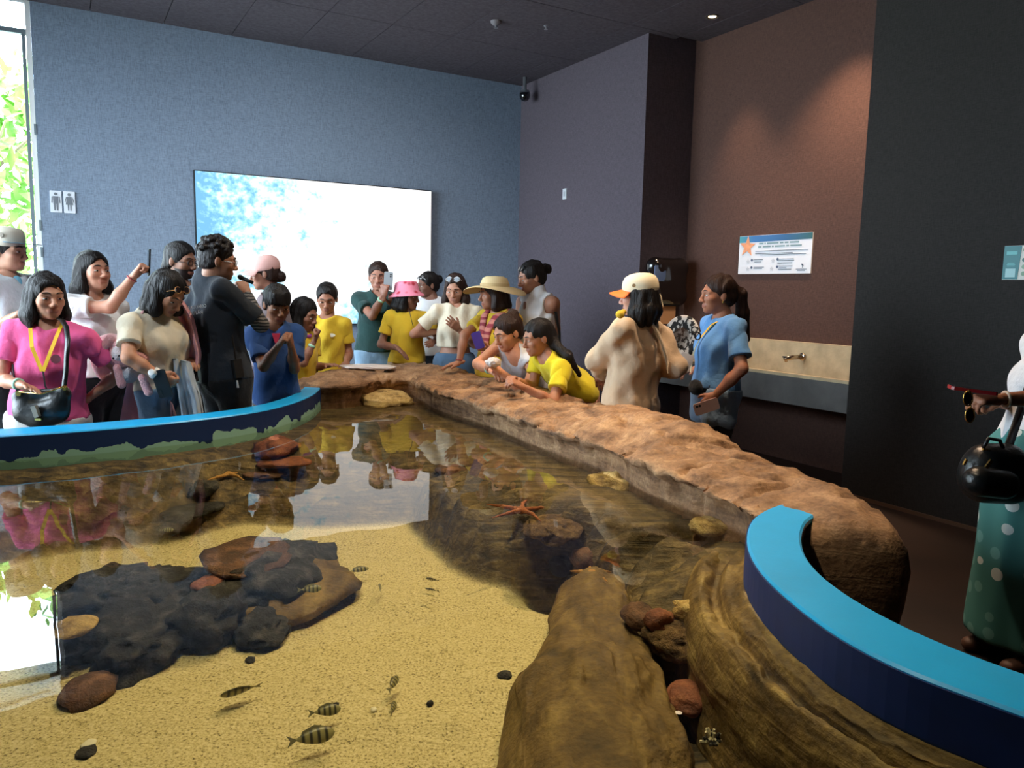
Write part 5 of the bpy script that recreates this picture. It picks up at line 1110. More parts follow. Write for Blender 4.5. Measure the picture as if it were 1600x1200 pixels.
# 3 woman filming, white t-shirt
p = person('woman in a white t-shirt raising her arm to film beside the restroom signs', 4.75, (146, 424), (143, 464), 1.60, 62, 62, -6, w=1.2, skin=(184, 132, 108),
           arms={'R': dict(h=(216, 412, -.10), e=(186, 500, -.14), pose='fist', n=(1, .2, 0)), 'L': dict(h=(200, 540, .15), e=(175, 560, .15))}, top=dict(mat=WHT, loose=.035, hem=-.0, sl=.6), bottom=dict(mat=BLKC, top=.05))
hair(p, 'long', HB, len=.24, side=.75, flare=.4, back=.05, line=.008); wristband(p, 'R', M('red_bracelet', (150, 60, 60), .6), 'bracelet', .9, .004)
phone(p.arm['R']['hc'] + V(.02, .05, .02), V(0, .15, 1), V(.8, .5, 0), BLACK, 'dark phone held up by the woman in the white t-shirt')
# 4 woman with plush backpack
p4 = p = person('woman in a cream t-shirt looking down, sunglasses on head, white watch', 4.4, (261, 458), (238, 487), 1.58, 70, 72, 34, w=1.02, skin=(196, 140, 110), pelvis=(258, 600, .05),
           arms={'R': dict(h=(264, 602, -.2), e=(212, 552, -.22), pose='grip', n=(.2, 1, 0), al=.76), 'L': dict(h=(300, 560, .1), e=(270, 560, .2))}, top=dict(mat=CRM, loose=.022, hem=-.0), bottom=dict(mat=DJEAN, top=.06))
hair(p, 'long', HB, len=.24, side=.55, flare=.3, back=.06, line=.01); glasses(p, M('amber_frame', (206, 150, 90), .3), DKL, .075, .078, .75, .022, 'sunglasses'); wristband(p, 'R', M('white_watch_strap', (230, 230, 226), .4), 'wristwatch', .86, .012, .032)
a_ = p.arm['R']; part(p, 'watch_case', M('watch_case', (236, 236, 232), .3), MB().lathe(a_['E'] * .14 + a_['W'] * .86 + V(0, -.032, .006), V(0, -1, .2), [(.019, 0), (.019, .008), (.015, .01)], 16), True)
phone(a_['hc'] + V(-.03, -.045, .0), V(.25, .1, -1), V(0, -1, 0), BLACK, 'black phone held low by the woman in the cream t-shirt')
PINK = M('pink_plush', (240, 176, 178), .95, var=.1, vs=20, bump=.9, bs=150, sheen=.6)
def plush_backpack():
    D_ = 4.3; C = lambda x, y, d=0: atd(x, y, D_ + d); t = empty('plush_backpack', C(190, 600)); GR = M('grey_plush', (196, 196, 202), .95, bump=.9, bs=150)
    S = SDF(); S.ell(C(180, 565, .06), (.115, .11, .125), None, .05); S.ell(C(172, 545, .06), (.09, .09, .08), None, .05); v, f = S.mesh(.009, noise=(.004, 70, 2)); mesh_obj('body', v, f, PINK, t, True)
    S = SDF(); S.ell(C(190, 555, -.06), (.072, .06, .075), None, .03); S.ell(C(218, 560, -.05), (.05, .045, .035), None, .04); v, f = S.mesh(.007); mesh_obj('animal_head', v, f, PINK, t, True)
    S = SDF(); S.ell(C(186, 552, -.105), (.04, .03, .045), None, .02); v, f = S.mesh(.006); mesh_obj('face_patch', v, f, M('pale_plush', (226, 214, 214), .95, bump=.8, bs=150), t, True)
    S = SDF(); S.ell(C(200, 585, -.06), (.055, .05, .05), None, .03); v, f = S.mesh(.007); mesh_obj('grey_belly', v, f, GR, t, True)
    for a, b in (((200, 538), (184, 540)), ((160, 545), (172, 530)), ((183, 575), (190, 600)), ((222, 590), (232, 612))):
        S = SDF(); S.cap(C(*a, -.11), C(*b, -.1), .022, .026, .02, fl=(V(0, 1, 0), .7)); v, f = S.mesh(.006); mesh_obj('floppy_ear' if a[1] < 560 else 'paw', v, f, PINK, t, True)
    for x, y in ((177, 560), (186, 556)): MB().lathe(C(x, y, -.138), V(0, -1, 0), [(.006, 0), (.005, .004), (.001, .006)], 10).build('eye', BLACK, t, True)
    ribbon([C(205, 535, .05), C(212, 505, -.02), C(222, 487, .0), C(234, 483, .1)], .016, .004, V(.8, 0, .5)).build('shoulder_strap', PINK, t, True)
    tag(t, 'pink plush animal backpack with grey belly on the back of the cream t-shirt woman', 'backpack')
plush_backpack()
def drape(name, pts_l, pts_r, D_, mat, label, cat, th=.012, amp=.012, seed=0):
    """hanging cloth between two outlines"""
    L_, R_ = resample(pts_l, 26), resample(pts_r, 26); rows = []
    for a, b in zip(L_, R_): rows.append([atd(*(a * (1 - t) + b * t), D_ + .03 * math.sin(t * 9 + seed) * 1) for t in np.linspace(0, 1, 24)])
    R = np.array(rows); R[..., 1] += amp * fbm(R * 8 + seed, 2); v, f = loft(R); n_ = len(v); n2 = v + V(0, th, 0); f = list(f) + [tuple(i + n_ for i in q_[::-1]) for q_ in f]
    bi = [j for j in range(24)] + [i * 24 + 23 for i in range(1, 26)] + [25 * 24 + j for j in range(22, -1, -1)] + [i * 24 for i in range(24, 0, -1)]
    f += [(bi[i], n_ + bi[i], n_ + bi[(i + 1) % len(bi)], bi[(i + 1) % len(bi)]) for i in range(len(bi))]
    o = mesh_obj(name, np.concatenate([v, n2]), f, mat, None, True, origin=v.mean(0) - V(0, 0, .1)); return tag(o, label, cat)
PNKC = cloth('pale_pink_fleece', (236, 172, 184)); drape('pink_blanket', [(205, 565), (198, 600), (190, 640), (187, 662)], [(238, 562), (255, 600), (270, 635), (277, 662)], 4.32, PNKC, 'pale pink fleece hanging below the plush backpack', 'blanket', .02)
drape('pink_jacket', [(268, 476), (272, 505), (278, 545), (284, 575)], [(283, 470), (298, 500), (310, 545), (306, 578)], 4.50, PNKC, 'pale pink jacket held against the chest of the cream t-shirt woman', 'jacket', .05, .02, 2)
drape('denim_jacket', [(268, 560), (272, 590), (280, 625), (284, 665)], [(292, 566), (302, 590), (312, 620), (318, 668)], 4.36, cloth('pale_denim', (172, 186, 198)), 'pale denim jacket tied at the waist of the cream t-shirt woman', 'jacket', .03, .02, 4)
# 5 bearded man
p = person('bearded man with glasses and dark shirt behind the guide', 5.35, (283, 407), (287, 446), 1.70, 70, 75, 8, w=1.12, kind='beard', skin=(138, 98, 78), hh=.228, top=dict(mat=BLKC, loose=.03), bottom=dict(mat=BLKC), hz=0)
hair(p, 'tied', HB, extra=lambda S: [S.cap(p.hp(x, -.07, -.02), p.hp(x * 1.2, -.10, -.12), .02, .012, .01) for x in (-.05, 0, .05)]); glasses(p, BLACK, None, -.004, .098)
# 6 guide
p6 = p = person('guide with curly dark hair in charcoal uniform seen from behind, hand to mouth', 4.7, (341, 406), (328, 440), 1.68, 138, 118, 8, w=1.02, kind='m', skin=(172, 124, 100), hh=.222, pelvis=(352, 585, 0),
           arms={'R': dict(h=(381, 444, .16), e=(399, 506, -.05), pose='grip', n=(-.2, .4, -.8)), 'L': dict(h=(325, 540, .25), e=(300, 520, .1))}, top=dict(mat=CHARC, name='uniform_shirt', neck='none', collar=True, loose=.028, hem=-.03, sl=.8, fold=.008), bottom=dict(mat=BLKC, top=.08), group='aquarium staff')
hair(p, 'curly', hairmat('curly_black', (30, 24, 24)), th=.006); glasses(p, GLF, None, -.004, .1)
a_ = p.arm['R']; S = SDF(); S.cap(a_['S'] * .15 + a_['E'] * .85, a_['E'], .045, .046, .02).cap(a_['E'], a_['E'] * .12 + a_['W'] * .88, .046, .034, .02)
def stripes(name, a, b, sc, ax=(0, 0, 1)):
    m = M(name, a, .8); N, L, bb = nodes_of(m); tc = N.new('ShaderNodeTexCoord'); wv = N.new('ShaderNodeTexWave'); wv.inputs['Scale'].default_value = sc; wv.bands_direction = 'Z'; L.new(tc.outputs['Object'], wv.inputs['Vector']); wv.inputs['Distortion'].default_value = 3
    r = N.new('ShaderNodeValToRGB'); r.color_ramp.elements[0].position = .45; r.color_ramp.elements[0].color = lin(a); r.color_ramp.elements[1].position = .6; r.color_ramp.elements[1].color = lin(b); L.new(wv.outputs[0], r.inputs[0]); L.new(r.outputs[0], bb.inputs['Base Color']); return m
sdf_part(p, 'arm_sleeve', stripes('grey_striped_sleeve', (30, 32, 36), (120, 116, 112), 16), S, .008)
back = -p.front; rt_ = -p.right; cpt = p.T(.115, -.182, .355); TXW = M('white_print', (206, 210, 214), .6)
text_mesh('back_print', 'GRAN ACUARIO', cpt, nrmz(p.right + .3 * p.front), p.up, .029, TXW, p.root); text_mesh('back_print', 'MAZATLÁN', cpt - p.up * .032 + back * .004, nrmz(p.right + .3 * p.front), p.up, .029, TXW, p.root)
mic = p.hp(.02, .14, -.085); t = empty('handheld_microphone', mic); MB().tube([mic, mic + V(.05, .0, -.02), mic + V(.07, 0, -.03)], [.013, .011, .010], 12).build('handle', BLACK, t, True); MB().lathe(mic, V(-.85, 0, .5), [(.013, -.008), (.016, .006), (.012, .018), (.003, .024)], 14).build('foam_tip', M('mic_foam', (18, 18, 20), .95), t, True); tag(t, 'small black microphone held to the guide\'s mouth', 'microphone')
rd = p.T(.16, -.02, .03) + p.right * .03; t = empty('belt_radio', rd); MB().box(rd, (p.right, p.front, p.up), (.018, .03, .055), .005).build('body', BLACK, t); MB().tube([rd + p.up * .05, rd + p.up * .2], .006, 8).build('antenna', BLACK, t); MB().box(rd - p.up * .09 - p.front * .02, (p.right, p.up, p.front), (.017, .022, .002)).build('white_tag', M('white_tag', (222, 222, 222), .5), t); MB().tube([rd, rd - p.up * .07 - p.front * .02], .003, 6).build('tag_cord', BLACK, t); tag(t, 'black radio with white tag clipped to the guide\'s belt', 'radio')
# 7 woman in pale pink cap
p = person('woman in a pale pink cap with low bun in front of the glowing screen', 5.9, (413, 427), (424, 460), 1.62, -55, -82, 10, w=1.1, skin=(160, 112, 92), top=dict(mat=cloth('taupe', (112, 98, 100)), loose=.03), bottom=dict(mat=NAVY))
hair(p, 'bun', HD, bun=(0, -.115, -.045), hat=.04); cap_hat(p, M('cap_pale_pink', (214, 166, 158), .8), M('cap_pale_pink'), .04)
# 8 boy in the blue polo
p = person('boy in a navy blue polo shirt clasping his hands beside the guide', 5.12, (433, 475), (430, 511), 1.43, 20, 34, 20, w=.92, kind='f', bust=0, skin=(150, 102, 76), hh=.222, arms={'R': dict(h=(446, 534, -.27), e=(390, 560, -.05), pose='fist', n=(.6, .3, -.3)), 'L': dict(h=(452, 530, -.25), e=(462, 566, -.02), pose='fist', n=(-.6, .3, -.3))},
           top=dict(mat=cloth('royal_navy', (44, 76, 128)), name='polo_shirt', neck='v', loose=.028, hem=-.1, collar=True, sl=.72), bottom=dict(mat=cloth('brown_grey', (92, 84, 78)), top=.02))
hair(p, 'fringe', HB); part(p, 'undershirt_collar', cloth('magenta', (196, 60, 96)), MB().prism([p.T(-.03, .1, .44), p.T(.03, .1, .44), p.T(.006, .124, .36), p.T(-.006, .124, .36)], p.front, .006))
# 9 girl in yellow, hand at mouth
p = person('girl in yellow t-shirt with purple collar, fist at her mouth', 5.9, (476, 491), (470, 519), 1.33, 62, 72, 16, w=.95, bust=0, skin=(150, 104, 82), hh=.218, arms={'R': dict(h=(494, 517, -.16), e=(487, 572, -.22), pose='fist', n=(-.2, 0, .8)), 'L': dict(h=(519, 572, -.10), e=(492, 568, .08), pose='flat')},
           top=dict(mat=YEL, loose=.025, hem=-.08), bottom=dict(mat=DJEAN, top=.0)); hair(p, 'long', HB, len=.14, side=.4, flare=.1, line=.006, tip=.02); wristband(p, 'R', MINT, t=.72)
part(p, 'purple_collar', cloth('purple', (150, 60, 140)), MB().tube([p.T(.06 * math.cos(a), .02 + .075 * math.sin(a), .465 - .02 * math.sin(a)) for a in np.linspace(0, 2 * math.pi, 17)], .014, 8), True)
# 10 boy in yellow facing the camera
p = person('boy in yellow t-shirt with short hair, facing the camera below the screen', 6.5, (511, 466), (511, 497), 1.45, 4, 8, 20, w=.92, bust=0, skin=(158, 108, 84), hh=.226, arms={'L': dict(h=(541, 574, -.22), e=(543, 545, .0), pose='relax')}, top=dict(mat=YEL, loose=.026, hem=-.06), bottom=dict(mat=NAVY, top=.0)); hair(p, 'short', HB, th=.008, line=-.004)
part(p, 'chest_logo', M('pale_logo', (226, 220, 190), .6), MB().lathe(p.T(-.06, .118, .33), p.front, [(.03, 0), (.03, .0015)], 14, sx=1, sy=.5))
# 11 woman in the dark green polo
p = person('woman in a dark green polo filming with her phone before the screen', 7.05, (591, 432), (593, 459), 1.66, 6, 6, 6, w=1.2, skin=(160, 112, 92), hh=.235, arms={'R': dict(h=(601, 448, -.33), e=(566, 497, -.08), pose='grip', n=(.3, .6, .3), d=(.15, -.1, 1)), 'L': dict(h=(612, 470, -.25), e=(622, 500, 0))},
           top=dict(mat=cloth('bottle_green', (30, 58, 56)), name='polo_shirt', neck='v', loose=.035, hem=-.02, collar=True), bottom=dict(mat=JEAN, top=.05)); hair(p, 'tied', HD); wristband(p, 'R', MINT, t=.8)
phone(p.arm['R']['hc'] + V(.03, .01, .05), V(.06, 0, 1), V(0, -1, 0), M('silver_phone', (176, 182, 188), .3, .4), 'silver phone held by the woman in the dark green polo', (.038, .078, .005))
# 12 girl in the pink bucket hat
p = person('girl in yellow t-shirt and pink flowered bucket hat turning to the right', 6.8, (637, 462), (636, 487), 1.43, 12, 68, 6, w=.95, bust=0, skin=(140, 96, 76), hh=.222, arms={'R': dict(h=(630, 552, -.2), e=(597, 528, -.04), pose='flat', d=(.7, -.2, -.6)), 'L': dict(h=(679, 543, -.12), e=(674, 522, .0), pose='relax', n=(-.8, .2, -.3))}, top=dict(mat=YEL, loose=.03, hem=-.02), bottom=dict(mat=cloth('sand', (190, 170, 140)), top=.03)); hair(p, 'long', HB, len=.13, side=.6, hat=.06)
def flowerhat():
    m = M('pink_flower_print', (226, 128, 152), .8); N, L, b = nodes_of(m); tc = N.new('ShaderNodeTexCoord'); vo = N.new('ShaderNodeTexVoronoi'); vo.inputs['Scale'].default_value = 16; L.new(tc.outputs['Object'], vo.inputs['Vector'])
    r = N.new('ShaderNodeValToRGB'); r.color_ramp.elements[0].position = .18; r.color_ramp.elements[0].color = lin((186, 40, 60)); r.color_ramp.elements[1].position = .42; r.color_ramp.elements[1].color = lin((236, 140, 164)); L.new(vo.outputs['Distance'], r.inputs[0]); L.new(r.outputs[0], b.inputs['Base Color']); return m
hdome(p, [(.135, -.045), (.128, -.03), (.098, .0), (.094, .02), (.088, .06), (.08, .08), (.05, .09), (.004, .092)], flowerhat(), 'bucket_hat', (0, -.015, .035), tilt=-.18)
part(p, 'hat_cord', BLACK, MB().tube([p.hp(.07, .03, 0), p.hp(.055, .05, -.09), p.T(-.03, .13, .42), p.T(-.05, .14, .34)], .003, 6))
part(p, 'chest_logo', M('pale_logo'), MB().lathe(p.T(-.07, .12, .30), p.front, [(.03, 0), (.03, .0015)], 14, sx=1, sy=.7))
# 13 girl with blue-striped white t-shirt
p = person('girl in a white t-shirt with blue chest stripe, sunglasses on head, facing left', 7.5, (668, 445), (674, 468), 1.58, -25, -58, 8, w=.98, skin=(132, 92, 76), hh=.22, top=dict(mat=WHT, loose=.035, hem=-.06), bottom=dict(mat=BLKC, top=.0)); hair(p, 'bun', HB); glasses(p, WHF, DKL, .08, .07, .8, .022, 'sunglasses')
S = SDF(); p.torso(S, .0195); S.cap(p.T(0, .005, .1), p.T(0, .01, .26), .145 * p.s + .037, .13 * p.s + .031, .06, fl=(p.front, .78)); S.cut(p.T(0, 0, .30), p.up); S.cut(p.T(0, 0, .262), -p.up); sdf_part(p, 'chest_stripe', cloth('stripe_blue', (96, 146, 176)), S, .01)
# 14 woman in the cropped cream tee
p = person('long-haired woman in a cropped cream tee and denim shorts, white sunglasses on head', 6.65, (711, 451), (712, 477), 1.58, 4, -8, 18, w=.98, skin=(184, 134, 110), hh=.222, arms={'R': dict(h=(694, 528, .1), e=(681, 506, .03)), 'L': dict(h=(707, 512, -.24), e=(740, 520, -.03), pose='flat', n=(0, .9, -.2))}, top=dict(mat=CRM, loose=.014, hem=.12), bottom=dict(mat=DJEAN, kind='shorts', top=.07, name='denim_shorts', len=.4))
hair(p, 'long', HD, len=.30, side=.95, flare=.9, back=-.03, line=.012); glasses(p, WHF, M('pale_lens', (150, 160, 170), .1), .1, .055, .6, .023, 'sunglasses')
# 15 woman in the straw hat
p = person('older woman in a wide straw hat, yellow t-shirt and pink scarf leaning on the rock', 5.95, (770, 459), (779, 487), 1.50, -48, -72, 6, w=1.18, skin=(170, 118, 92), hh=.222, arms={'R': dict(h=(703, 570, -.12), e=(726, 540, -.05), pose='flat', d=(-1, -.2, -.25)), 'L': dict(h=(752, 541, -.38), e=(786, 560, -.2), pose='grip', n=(.3, .5, .2))}, top=dict(mat=YEL, loose=.03, hem=-.05), bottom=dict(mat=cloth('stone', (176, 166, 148)), top=.0))
hair(p, 'long', HD, len=.10, side=.3, hat=.06); earring(p, -1)
hdome(p, [(.205, -.03), (.20, -.022), (.16, -.004), (.11, .004), (.094, .01), (.09, .04), (.08, .07), (.055, .085), (.004, .088)], M('pale_straw', (226, 206, 160), .85, bump=.5, bs=120), 'straw_hat', (0, -.02, .045), tilt=-.12, wave=-.25); hdome(p, [(.097, .008), (.096, .03), (.092, .032)], M('straw_band', (200, 176, 130), .8), 'hat_band', (0, -.02, .045), tilt=-.12)
SC_ = stripes('pink_patterned_scarf', (206, 130, 116), (150, 50, 62), 6)
part(p, 'scarf', SC_, ribbon([p.T(-.06, -.08, .5), p.T(-.10, .0, .50), p.T(-.08, .1, .44), p.T(-.05, .15, .34), p.T(-.03, .165, .22), p.T(-.02, .165, .08)], .035, .006, p.right), True); part(p, 'scarf', SC_, ribbon([p.T(.06, -.08, .5), p.T(.09, .0, .51), p.T(.06, .1, .45), p.T(.03, .145, .34), p.T(.0, .165, .2)], .03, .006, p.right), True)
a_ = p.arm['L']; phone(a_['hc'] + V(-.02, -.03, .06), V(-.35, 0, 1), V(-.3, -1, 0), M('purple_case', (78, 56, 140), .4), 'purple phone case held by the woman in the straw hat', (.035, .062, .008), False); wristband(p, 'R', M('red_bracelet'), 'bracelet', .92, .004); wristband(p, 'L', M('red_bracelet'), 'bracelet', .9, .006)
# 16 woman leaning in the grey tank
p = person('woman in a grey tank top leaning on crossed forearms on the rock', 5.35, (793, 519), (803, 548), 1.58, -42, -55, 22, w=1.12, skin=(206, 146, 114), hh=.226, pelvis=(838, 606, .42), arms={'R': dict(h=(776, 583, -.28), e=(752, 570, -.05), pose='relax', n=(0, .3, -1)), 'L': dict(h=(768, 577, -.36), e=(826, 592, -.16), pose='grip', n=(0, .5, -1))}, top=dict(mat=cloth('light_grey', (196, 200, 208)), name='tank_top', sleeve='none', neck='tank', loose=.0, g=.01, hem=-.05), bottom=dict(mat=DJEAN, top=.0), feet=(.42, 5.75))
hair(p, 'bun', HD, bun=(.02, -.095, .085)); wristband(p, 'R', M('aqua_wristband', (150, 216, 206), .5), t=.8, w=.012)
def crumple(c, r, nn, seed, ht):
    g = np.random.default_rng(seed); bm = bmesh.new(); bmesh.ops.create_icosphere(bm, subdivisions=nn, radius=1); co = np.array([v.co[:] for v in bm.verts]); fs = np.array([[v.index for v in f.verts] for f in bm.faces]); bm.free()
    co = co * (1 + ht * g.normal(size=(len(co), 1))); return np.asarray(c) + co * np.asarray(r), fs
wc = atd(771, 566, 4.98); v, f = crumple(wc, (.05, .035, .032), 3, 4, .07); o = mesh_obj('crumpled_bag', v, f, M('clear_plastic', (226, 216, 210), .12, spec=.8), None, False, origin=wc); tag(o, 'crumpled clear plastic bag held by the woman in the grey tank top', 'plastic bag')
# 17 woman in the white sleeveless top
p17 = p = person('woman with bun in a white sleeveless top behind the straw hat', 6.1, (830, 433), (839, 461), 1.66, -52, -72, 16, w=1.12, skin=(172, 122, 98), hh=.226, arms={'L': dict(h=(868, 548, -.1), e=(866, 512, -.06))}, top=dict(mat=WHT, name='sleeveless_top', sleeve='none', neck='high', loose=.012, g=.012, hem=-.02), bottom=dict(mat=BLKC, top=.04), aw=1.25)
hair(p, 'bun', HB, bun=(0, -.135, .03)); glasses(p, BLACK, DKL, .085, .065, .8, .022, 'sunglasses'); part(p, 'keyhole', M('skin_patch', (172, 122, 98), .5), MB().box(p.T(0, .115, .40), (p.right, p.up, p.front), (.012, .03, .004), .006))
ob = part(p, 'bag_strap', BLKL, ribbon([p.T(-.15, .02, .46), p.T(-.19, -.03, .35), p.T(-.2, -.06, .2), p.T(-.21, -.06, .05)], .012, .003, p.front), True)
# 18 girl in yellow leaning
p = person('girl in yellow t-shirt with long black ponytail leaning over the rock', 4.98, (840, 527), (853, 557), 1.46, -62, -68, 14, w=.95, bust=.5, skin=(172, 118, 90), hh=.212, pelvis=(902, 606, .2), arms={'L': dict(h=(801, 602, -.30), e=(868, 612, -.20), pose='pinch', n=(0, .4, -1)), 'R': dict(h=(799, 592, -.15), e=(835, 600, .1), pose='pinch', n=(0, -.2, -1))}, top=dict(mat=cloth('lemon_yellow', (214, 198, 40)), loose=.03, hem=-.08), bottom=dict(mat=cloth('pinkish_tan', (176, 130, 110)), top=-.02), feet=(.72, 5.22))
hair(p, 'pony', HB, path=[atd(868, 540, 4.96), atd(888, 556, 4.90), atd(906, 586, 4.93)], r=(.03, .032, .028, .012)); part(p, 'chest_logo', M('pale_logo'), MB().lathe(p.T(-.06, .115, .30), nrmz(p.front - p.right * .3), [(.025, 0), (.025, .0015)], 14))
# 19 woman in the beige sweatshirt
p19 = p = person('woman in a beige sweatshirt and white cap with orange brim, seen from behind', 4.62, (997, 461), (1003, 503), 1.55, -138, -112, 6, w=1.2, skin=(200, 150, 130), hh=.222, pelvis=(985, 634, 0), arms={'L': dict(h=(945, 590, .28), e=(906, 572, .02)), 'R': dict(h=(1030, 575, .25), e=(1046, 580, .08), al=.92)}, top=dict(mat=cloth('beige_fleece', (196, 172, 144)), name='sweatshirt', sleeve='long', loose=.03, hem=-.05, fold=.008, g=.012), bottom=dict(mat=cloth('oatmeal', (206, 186, 160)), top=.0), aw=1.15)
hair(p, 'bob', HB, len=.17, side=1, flare=.3, grav=.95, tip=.022, hat=.035, th=.006); cap_hat(p, M('cap_cream', (230, 218, 186), .75), M('cap_orange', (238, 112, 34), .6), .038)
part(p, 'cap_strap', M('cap_cream'), ribbon([p.hp(.02, -.115, .03), p.hp(.0, -.135, -.02), p.hp(-.01, -.145, -.08)], .008, .002, p.hr)); part(p, 'cap_logo', M('cap_logo_bronze', (150, 116, 70), .6), MB().lathe(p.hp(-.088, .0, .055), -p.hr, [(.011, -.004), (.011, .003)], 10))
part(p, 'crossbody_strap', cloth('pale_strap', (206, 188, 160)), ribbon([p.T(-.03, -.09, .49), p.T(.0, -.145, .42), p.T(.045, -.178, .32), p.T(.10, -.178, .22)], .012, .003, p.right), True)
S = SDF(); S.ell(atd(969, 492, 4.4), (.026, .03, .022), None, .01).ell(atd(975, 487, 4.42), (.016, .02, .014), None, .01); v, f = S.mesh(.006, noise=(.003, 90, 4)); mesh_obj('yellow_collar', v, f, YEL, p.root, True)
# 20 hat on the trough
c = uv(4.985, 5.66, 1.03); c = atd(1064, 526, 7.15); c[2] = 1.035; ht = empty('patterned_sun_hat', c - V(0, 0, .21)); ax_ = nrmz(-UX * .8 + V(-.25, -.35, .25))
def zeb():
    m = M('black_white_brush_pattern', (30, 28, 26), .8); N, L, b = nodes_of(m); tc = N.new('ShaderNodeTexCoord'); n = N.new('ShaderNodeTexNoise'); n.inputs['Scale'].default_value = 22; n.inputs['Detail'].default_value = 3; L.new(tc.outputs['Object'], n.inputs['Vector'])
    r = N.new('ShaderNodeValToRGB'); r.color_ramp.interpolation = 'CONSTANT'; r.color_ramp.elements[0].color = lin((24, 22, 20)); r.color_ramp.elements[1].position = .5; r.color_ramp.elements[1].color = lin((196, 190, 182)); L.new(n.outputs['Fac'], r.inputs[0]); L.new(r.outputs[0], b.inputs['Base Color']); return m
MB().lathe(c, ax_, [(.10, .0), (.14, .012), (.18, .018), (.212, .01), (.214, .006), (.18, .012), (.14, .006), (.10, -.006)], 40).build('brim', zeb(), ht, True); MB().lathe(c, ax_, [(.105, .0), (.1, -.06), (.075, -.1), (.02, -.11)], 30).build('crown', M('brown_straw', (92, 66, 46), .85, bump=.6, bs=90), ht, True)
tag(ht, 'round black and white patterned sun hat standing on the washbasin edge', 'hat')
# 21 woman in the blue t-shirt
p21 = p = person('woman in a sky blue t-shirt and denim shorts with dark ponytail, facing left', 4.95, (1121, 460), (1129, 497), 1.56, -78, -84, 2, w=1.08, skin=(166, 112, 86), hh=.226, pelvis=(1118, 606, .0), arms={'L': dict(h=(1106, 634, -.26), e=(1144, 578, -.26), pose='relax', n=(.2, 1, 0)), 'R': dict(h=(1083, 590, .16), e=(1100, 560, .16))}, top=dict(mat=cloth('sky_tee', (98, 150, 206)), loose=.02, hem=.0, sl=.72), bottom=dict(mat=cloth('light_denim', (132, 160, 190), .16), kind='shorts', name='denim_shorts', top=.05, len=.40), aw=1.05)
hair(p, 'pony', HD, path=[p.hp(0, -.15, .0), atd(1160, 490, 4.98), atd(1167, 530, 4.98)], r=(.028, .036, .036, .016)); earring(p, -1)
part(p, 'lanyard', LANY, ribbon([p.T(-.06, -.06, .5), p.T(-.075, .02, .49), p.T(-.05, .1, .43), p.T(-.02, .15, .34)], .008, .0015, p.right), True); part(p, 'lanyard', M('pale_lanyard', (190, 190, 160), .6), ribbon([p.T(-.02, .152, .34), p.T(-.0, .175, .26), p.T(.0, .185, .16), p.T(0, .19, .1)], .006, .0015, p.right), True)
cb = atd(1071, 566, 4.8); part(p, 'name_card', M('white_card', (214, 214, 220), .35), MB().box(cb, frame3(V(.35, 0, 1), V(-.3, -1, .1)), (.04, .055, .002), .006))
[part(p, 'hanging_sunglasses', BLACK, MB().tube([atd(1085 + 5 * q_, 516 + 9 * q_, 4.77) + V(.017 * math.cos(a), -.006 * math.cos(a), .022 * math.sin(a)) for a in np.linspace(0, 2 * math.pi, 15)], .0045, 6), True) for q_ in (0, 1)]
part(p, 'shirt_print', M('orange_print', (206, 140, 110), .6), MB().lathe(p.T(-.075, .118, .34), nrmz(p.front - p.right * .8), [(.016, 0), (.016, .0015)], 10))
S = SDF(); S.ell(p.T(-.02, .15, -.0), (.08, .035, .05), (p.right, p.front, p.up), .02); v, f = S.mesh(.008); fb = empty('waist_bag', p.T(0, .1, -.04)); mesh_obj('pouch', v, f, BLKC, fb, True)
mb = ribbon([p.T(.17 * math.cos(a) * 1.06, .145 * math.sin(a), .02 - .02 * math.sin(a)) for a in np.linspace(-4.2, 1.6, 26)], .022, .004, p.up); mb.build('belt', BLKC, fb, True); tag(fb, 'black waist bag belted around the woman in the sky blue t-shirt', 'bag')
S = SDF(); [S.cap(p.leg[k][0] * .55 + p.leg[k][1] * .45, p.leg[k][0] * .35 + p.leg[k][1] * .65, .094 * p.s * 1.08, .088 * p.s * 1.08, .01) for k in 'RL']; sdf_part(p, 'under_shorts', BLKC, S, .011)
a_ = p.arm['L']; phone(a_['hc'] + V(-.005, -.03, -.01), V(-1, 0, -.35), V(.1, -1, 0), M('rose_phone', (222, 186, 176), .35), 'pale rose phone held low by the woman in the sky blue t-shirt')
